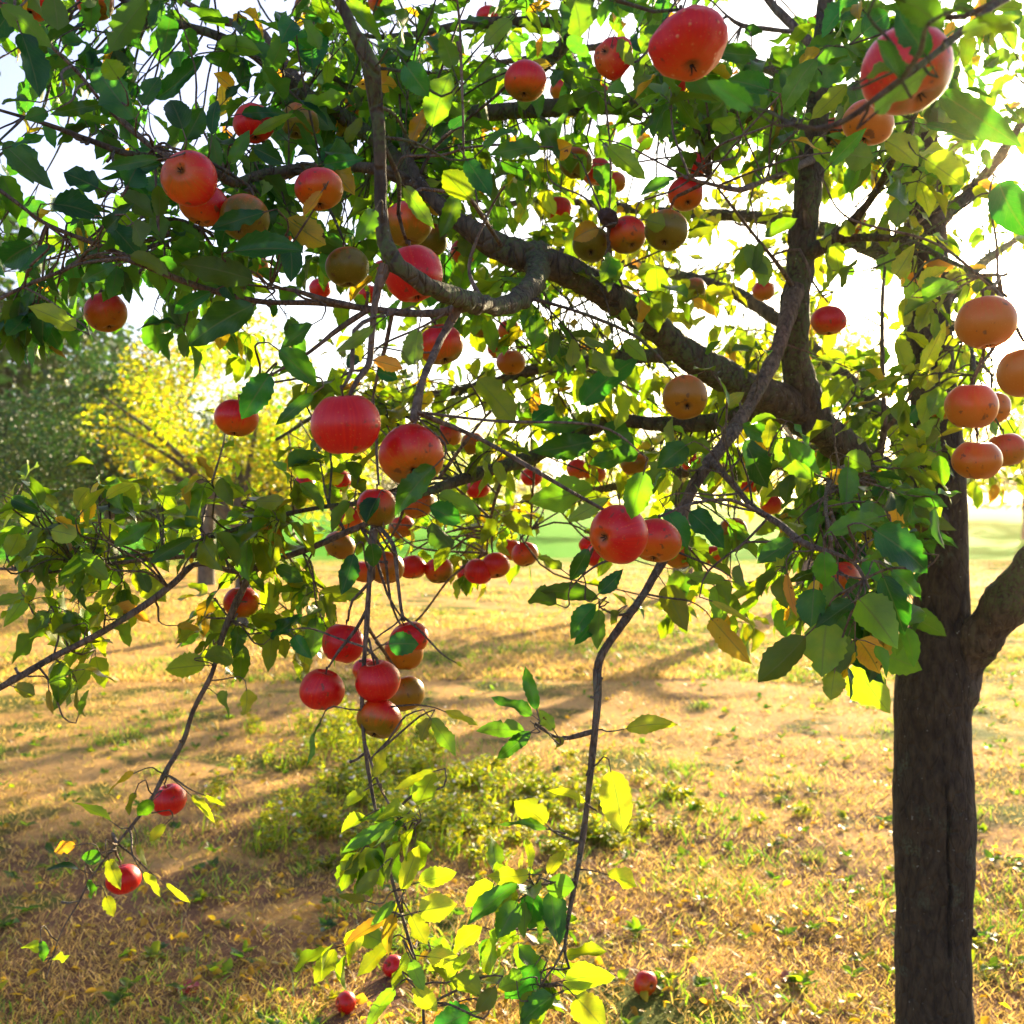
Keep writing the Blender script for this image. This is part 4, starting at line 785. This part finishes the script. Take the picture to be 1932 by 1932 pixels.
REG = [ # x0, y0, x1, y1, d0, d1, leaves, hue (raised to paint sunlight into the far crown)
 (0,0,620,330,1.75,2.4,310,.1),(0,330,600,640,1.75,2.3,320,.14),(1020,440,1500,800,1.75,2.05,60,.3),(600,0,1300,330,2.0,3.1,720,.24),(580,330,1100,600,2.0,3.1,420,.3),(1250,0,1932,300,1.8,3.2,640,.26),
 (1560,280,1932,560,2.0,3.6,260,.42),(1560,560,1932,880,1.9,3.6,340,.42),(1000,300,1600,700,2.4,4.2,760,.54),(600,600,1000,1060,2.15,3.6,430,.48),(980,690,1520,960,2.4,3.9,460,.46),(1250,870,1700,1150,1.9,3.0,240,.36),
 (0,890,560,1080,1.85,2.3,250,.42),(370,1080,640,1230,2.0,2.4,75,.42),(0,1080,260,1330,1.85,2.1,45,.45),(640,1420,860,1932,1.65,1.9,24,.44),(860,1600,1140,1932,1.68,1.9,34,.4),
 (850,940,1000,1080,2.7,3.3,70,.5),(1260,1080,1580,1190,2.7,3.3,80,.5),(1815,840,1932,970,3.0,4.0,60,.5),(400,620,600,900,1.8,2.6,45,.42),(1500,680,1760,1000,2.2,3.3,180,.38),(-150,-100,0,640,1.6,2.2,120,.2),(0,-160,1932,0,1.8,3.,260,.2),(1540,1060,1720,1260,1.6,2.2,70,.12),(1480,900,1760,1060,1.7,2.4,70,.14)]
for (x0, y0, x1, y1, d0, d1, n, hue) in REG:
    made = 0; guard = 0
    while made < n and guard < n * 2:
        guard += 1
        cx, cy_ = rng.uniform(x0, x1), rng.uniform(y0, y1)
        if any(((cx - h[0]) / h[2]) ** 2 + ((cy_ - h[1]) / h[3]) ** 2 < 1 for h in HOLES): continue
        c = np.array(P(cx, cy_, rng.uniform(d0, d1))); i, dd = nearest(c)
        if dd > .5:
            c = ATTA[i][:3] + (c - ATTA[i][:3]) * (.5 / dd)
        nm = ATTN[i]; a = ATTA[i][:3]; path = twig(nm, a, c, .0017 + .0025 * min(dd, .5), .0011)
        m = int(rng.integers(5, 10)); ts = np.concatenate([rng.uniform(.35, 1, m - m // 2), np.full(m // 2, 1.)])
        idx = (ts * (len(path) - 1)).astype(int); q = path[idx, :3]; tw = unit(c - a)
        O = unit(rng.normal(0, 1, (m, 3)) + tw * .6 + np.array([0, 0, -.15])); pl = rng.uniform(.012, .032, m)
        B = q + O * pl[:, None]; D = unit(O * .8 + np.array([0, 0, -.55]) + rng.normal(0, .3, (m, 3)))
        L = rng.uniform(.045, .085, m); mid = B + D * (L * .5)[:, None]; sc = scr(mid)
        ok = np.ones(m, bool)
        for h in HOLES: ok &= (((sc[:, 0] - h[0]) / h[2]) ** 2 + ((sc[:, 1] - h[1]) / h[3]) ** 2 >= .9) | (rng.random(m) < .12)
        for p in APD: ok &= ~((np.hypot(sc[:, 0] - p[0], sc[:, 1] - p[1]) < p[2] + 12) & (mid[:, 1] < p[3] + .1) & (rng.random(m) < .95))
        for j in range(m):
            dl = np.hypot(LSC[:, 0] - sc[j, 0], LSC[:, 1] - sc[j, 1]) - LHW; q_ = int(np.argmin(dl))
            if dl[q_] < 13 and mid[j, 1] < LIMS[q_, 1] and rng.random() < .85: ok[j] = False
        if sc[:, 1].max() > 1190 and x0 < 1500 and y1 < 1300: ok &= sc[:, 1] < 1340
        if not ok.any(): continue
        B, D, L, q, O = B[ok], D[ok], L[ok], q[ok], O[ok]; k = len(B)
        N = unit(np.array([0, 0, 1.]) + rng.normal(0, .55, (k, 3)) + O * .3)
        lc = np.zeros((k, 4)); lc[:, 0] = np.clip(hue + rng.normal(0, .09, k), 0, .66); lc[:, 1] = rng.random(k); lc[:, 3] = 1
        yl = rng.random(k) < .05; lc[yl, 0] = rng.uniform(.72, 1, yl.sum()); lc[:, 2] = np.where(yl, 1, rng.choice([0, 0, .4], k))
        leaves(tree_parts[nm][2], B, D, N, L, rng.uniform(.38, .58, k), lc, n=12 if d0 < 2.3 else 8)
        for j in range(k): tube(tree_parts[nm][1], [np.array([*q[j], .0010]), np.array([*(q[j] * .5 + B[j] * .5 + np.array([0, 0, .002])), .0009]), np.array([*B[j], .0008])], 3, cap=False)
        made += k
# ------------------------------------------------------------------ apples
def apple_mesh(name, seed, squash=.88, lump=.0, shrivel=0.):
    mb = MB(); n, m = 28, 36; th = np.linspace(0, np.pi, n + 1); ph = np.linspace(0, 2*np.pi, m, endpoint=False)
    T, H = np.meshgrid(th, ph, indexing='ij')
    # radius 1, dimple at both poles, wider above the middle, five soft lobes at the calyx
    r = 1 + .05 * np.cos(T) - .03 * np.cos(2 * T) + .028 * np.cos(5 * H + seed) * np.clip(-np.cos(T), 0, 1) ** 2 * np.sin(T)
    r = r - .46 * np.exp(-(T / .26) ** 2) - .28 * np.exp(-((np.pi - T) / .25) ** 2)
    X_, Y_, Z_ = r * np.sin(T) * np.cos(H), r * np.sin(T) * np.sin(H), r * np.cos(T) * squash
    V = np.stack([X_, Y_, Z_], -1).reshape(-1, 3)
    for i, v in enumerate(V):
        k = 1 + (.035 + lump) * mnoise.noise(Vector(v * 1.1 + seed * 5)) + lump * .35 * mnoise.noise(Vector(v * 3.4 + seed)) - shrivel * abs(mnoise.noise(Vector(v * 4 + seed)))
        V[i] = v * k
    V *= .036
    i = np.arange(n)[:, None] * m; k = np.arange(m)[None]; k2 = (k + 1) % m
    f = np.stack([i + k, i + m + k, i + m + k2, i + k2], -1).reshape(-1, 4)
    mb.add(V, f); return mb
BODY = []
for s in range(6):
    o = apple_mesh('apple_body', s * 1.7, [.97, .92, 1.0, .95, .98, .90][s], [.0, .03, .02, .05, .01, .03][s]).build('apple_body', M_apple); BODY.append(o.data); bpy.data.objects.remove(o)
o = apple_mesh('apple_body', 2.2, .80, .14).build('apple_body', M_apple); WARTY = o.data; bpy.data.objects.remove(o)
o = apple_mesh('apple_body', 5.2, .85, .15, .5).build('apple_body', M_mummy); MUMMY = o.data; bpy.data.objects.remove(o)
mb = MB(); tube(mb, catmull([(0, 0, .016, .0011), (.001, 0, .026, .0011), (.003, .001, .036, .0013), (.004, .001, .042, .0022)], .003), 7, .2, .1, freq=80)
o = mb.build('stem', M_stem); STEM = o.data; bpy.data.objects.remove(o)
mb = MB(); m = 5
for k in range(5):
    a = k * 1.2566; c, s = math.cos(a), math.sin(a); p = np.array([-s, c, 0])
    for (r0, r1, zz) in ((.0016, .0058, -.0305),):
        A = np.array([c * r0, s * r0, -.0235]); B = np.array([c * r1, s * r1, zz])
        mb.add([A - p * .0016, A + p * .0016, B + p * .0012, B - p * .0012, B + np.array([c, s, -.6]) * .0022], [[0, 1, 2, 3]]); mb.f[3].append(np.array([[mb.n - 3, mb.n - 1, mb.n - 2]]))
kk = np.arange(10); a = kk * .6283; mb.add(np.concatenate([[[0, 0, -.0225]], np.stack([np.cos(a) * .004, np.sin(a) * .004, np.full(10, -.0242)], 1)]), np.stack([0 * kk, 1 + (kk + 1) % 10, 1 + kk], 1))
o = mb.build('calyx', M_calyx); CALYX = o.data; bpy.data.objects.remove(o)

def build_apple(x, y, px, mm, blush, green, cal, bl, label, group='apples hanging on the apple tree', loc=None, mesh=None, rough=0., k=0):
    s = mm / 72.
    d = F * mm / 1000. / px if loc is None else None
    if d is not None and px < 42: d = min(d, 3.0)
    c = P(x, y, d) if loc is None else Vector(loc)
    cal = Vector(cal).normalized(); z = -cal; b = Vector(bl); b = (b - z * b.dot(z)); b = b.normalized() if b.length > .01 else z.orthogonal()
    w = z.cross(b); R = Matrix((b, w, z)).transposed().to_4x4()
    root = empty('apple', c); root.matrix_world = Matrix.Translation(c) @ R @ Matrix.Scale(s, 4)
    tag(root, label, 'apple', group)
    body = bpy.data.objects.new('apple_body', mesh or BODY[k % 6]); link(body, root); body.color = (blush, green, rough, 1)
    link(bpy.data.objects.new('stem', STEM), root); cx_ = link(bpy.data.objects.new('calyx', CALYX), root); cx_.scale = (.62, .62, .82); cx_.location = (0, 0, -.0035)
    return root, c, z, s
ISL = np.array([9. if n_ in ('L', 'Pt') else 0. for n_ in ATTN])
k = 0
for line in AP.strip().split('\n'):
    f = line.split('|'); x, y, px = map(float, f[0].split(',')); mm = float(f[1]); blush, green = map(float, f[2].split(','))
    cal = tuple(map(float, f[3].split(','))); bl = tuple(map(float, f[4].split(','))) if f[4] else (rng.uniform(-.8, .3), -.5, rng.uniform(.3, 1))
    warty = 'rough' in f[6]
    root, c, z, s = build_apple(x, y, px, mm, blush, green, cal, bl, f[6], mesh=WARTY if warty else None, rough=1. if warty else 0., k=k); k += 1
    e = np.array(c) + np.array(z) * .041 * s; i, dd = nearest(e + np.array([0, 0, .05]))
    cand = ATTA[:, :3] - e; dist = np.linalg.norm(cand, axis=1) - np.clip(cand[:, 2], -.1, .1) * 1.2 + (0 if 1600 < x < 1750 and y < 260 else ISL); i = int(np.argmin(dist))
    twig(ATTN[i], ATTA[i][:3], e, .0034, .0019)
# shrivelled apple
root = empty('shrivelled_apple', P(1147, 411, 1.97)); tag(root, 'shrivelled brown black dried apple sitting on the purple capped one', 'apple')
root.scale = (.55, .55, .6); root.rotation_euler = (.4, .5, 0); link(bpy.data.objects.new('apple_body', MUMMY), root); link(bpy.data.objects.new('stem', STEM), root)
# windfalls
for (x, y, px, bl_, gr, cal, side, lab) in [(1218, 1867, 44, .75, .2, (.5, -.7, .1), (.6, -.5, .2), 'red and yellow windfall lying on bare soil right of the leafy bottom twigs'),
        (652, 1906, 40, .95, .3, (-.6, -.3, .2), (.2, -.4, .9), 'dark red windfall at the bottom edge left of the hanging twig'),
        (742, 1830, 40, .8, .2, (.3, .4, -.3), (-.3, -.5, .8), 'red windfall lying among orange leaves behind the hanging twig')]:
    d = GD(y + 18); p = P(x, 0, d); mm = px * d / F * 1000
    build_apple(x, y, px, mm, bl_, gr, cal, side, lab, 'windfall apples on the ground', loc=(p.x, d, float(gh(p.x, d)) + mm / 2000 * .93), k=k); k += 1
# crushed red fruit skin on the turf
for (x, y, r, lab) in [(357, 1876, .035, 'crushed bright red windfall skin on the turf at the lower left'), (1485, 1862, .03, 'orange red rotting windfall skin on the soil right of the round windfall')]:
    d = GD(y); p = P(x, 0, d); mb = MB()
    for q in range(9):
        a = rng.uniform(0, 6.28); c = np.array([p.x + rng.normal(0, r * .5), d + rng.normal(0, r * .5), float(gh(p.x, d)) + .008]); D = np.array([math.cos(a), math.sin(a), rng.uniform(0, .6)])
        leaves(mb, c, D, np.array([0, 0, 1.]), r * rng.uniform(.8, 1.3), .8, [[.9, .9, .6, 1]], n=6, curl=.5)
    o = mb.build('windfall_skin', plain('red_pulp', (.55, .03, .02) if x < 1000 else (.5, .12, .03), .5, (.25, .03, .01)), None, (p.x, d, 0)); tag(o, lab, 'apple skin')
# twigs and foliage of every branch
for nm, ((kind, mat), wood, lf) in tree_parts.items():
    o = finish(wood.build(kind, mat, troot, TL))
    if lf.n: finish(lf.build('foliage', M_leaf, o, TL))
# ------------------------------------------------------------------ thin evening air
t = NT('evening_air'); vol = t.n('VolumePrincipled', Color=(1., .80, .5, 1), Density=HAZE_DENSITY, Anisotropy=.88)
t.t.links.new(vol.outputs[0], t.o.inputs[1])
mb = MB(); x0, x1, y0, y1, z0, z1 = -402, 402, -102, 402, -1.2, 15
V = [(x, y, z) for x in (x0, x1) for y in (y0, y1) for z in (z0, z1)]
mb.add(V, [[0, 1, 3, 2], [4, 6, 7, 5], [0, 4, 5, 1], [2, 3, 7, 6], [0, 2, 6, 4], [1, 5, 7, 3]])
tag(mb.build('haze', t.m, smooth=False), 'thin golden evening haze over the orchard', 'haze', kind='stuff')
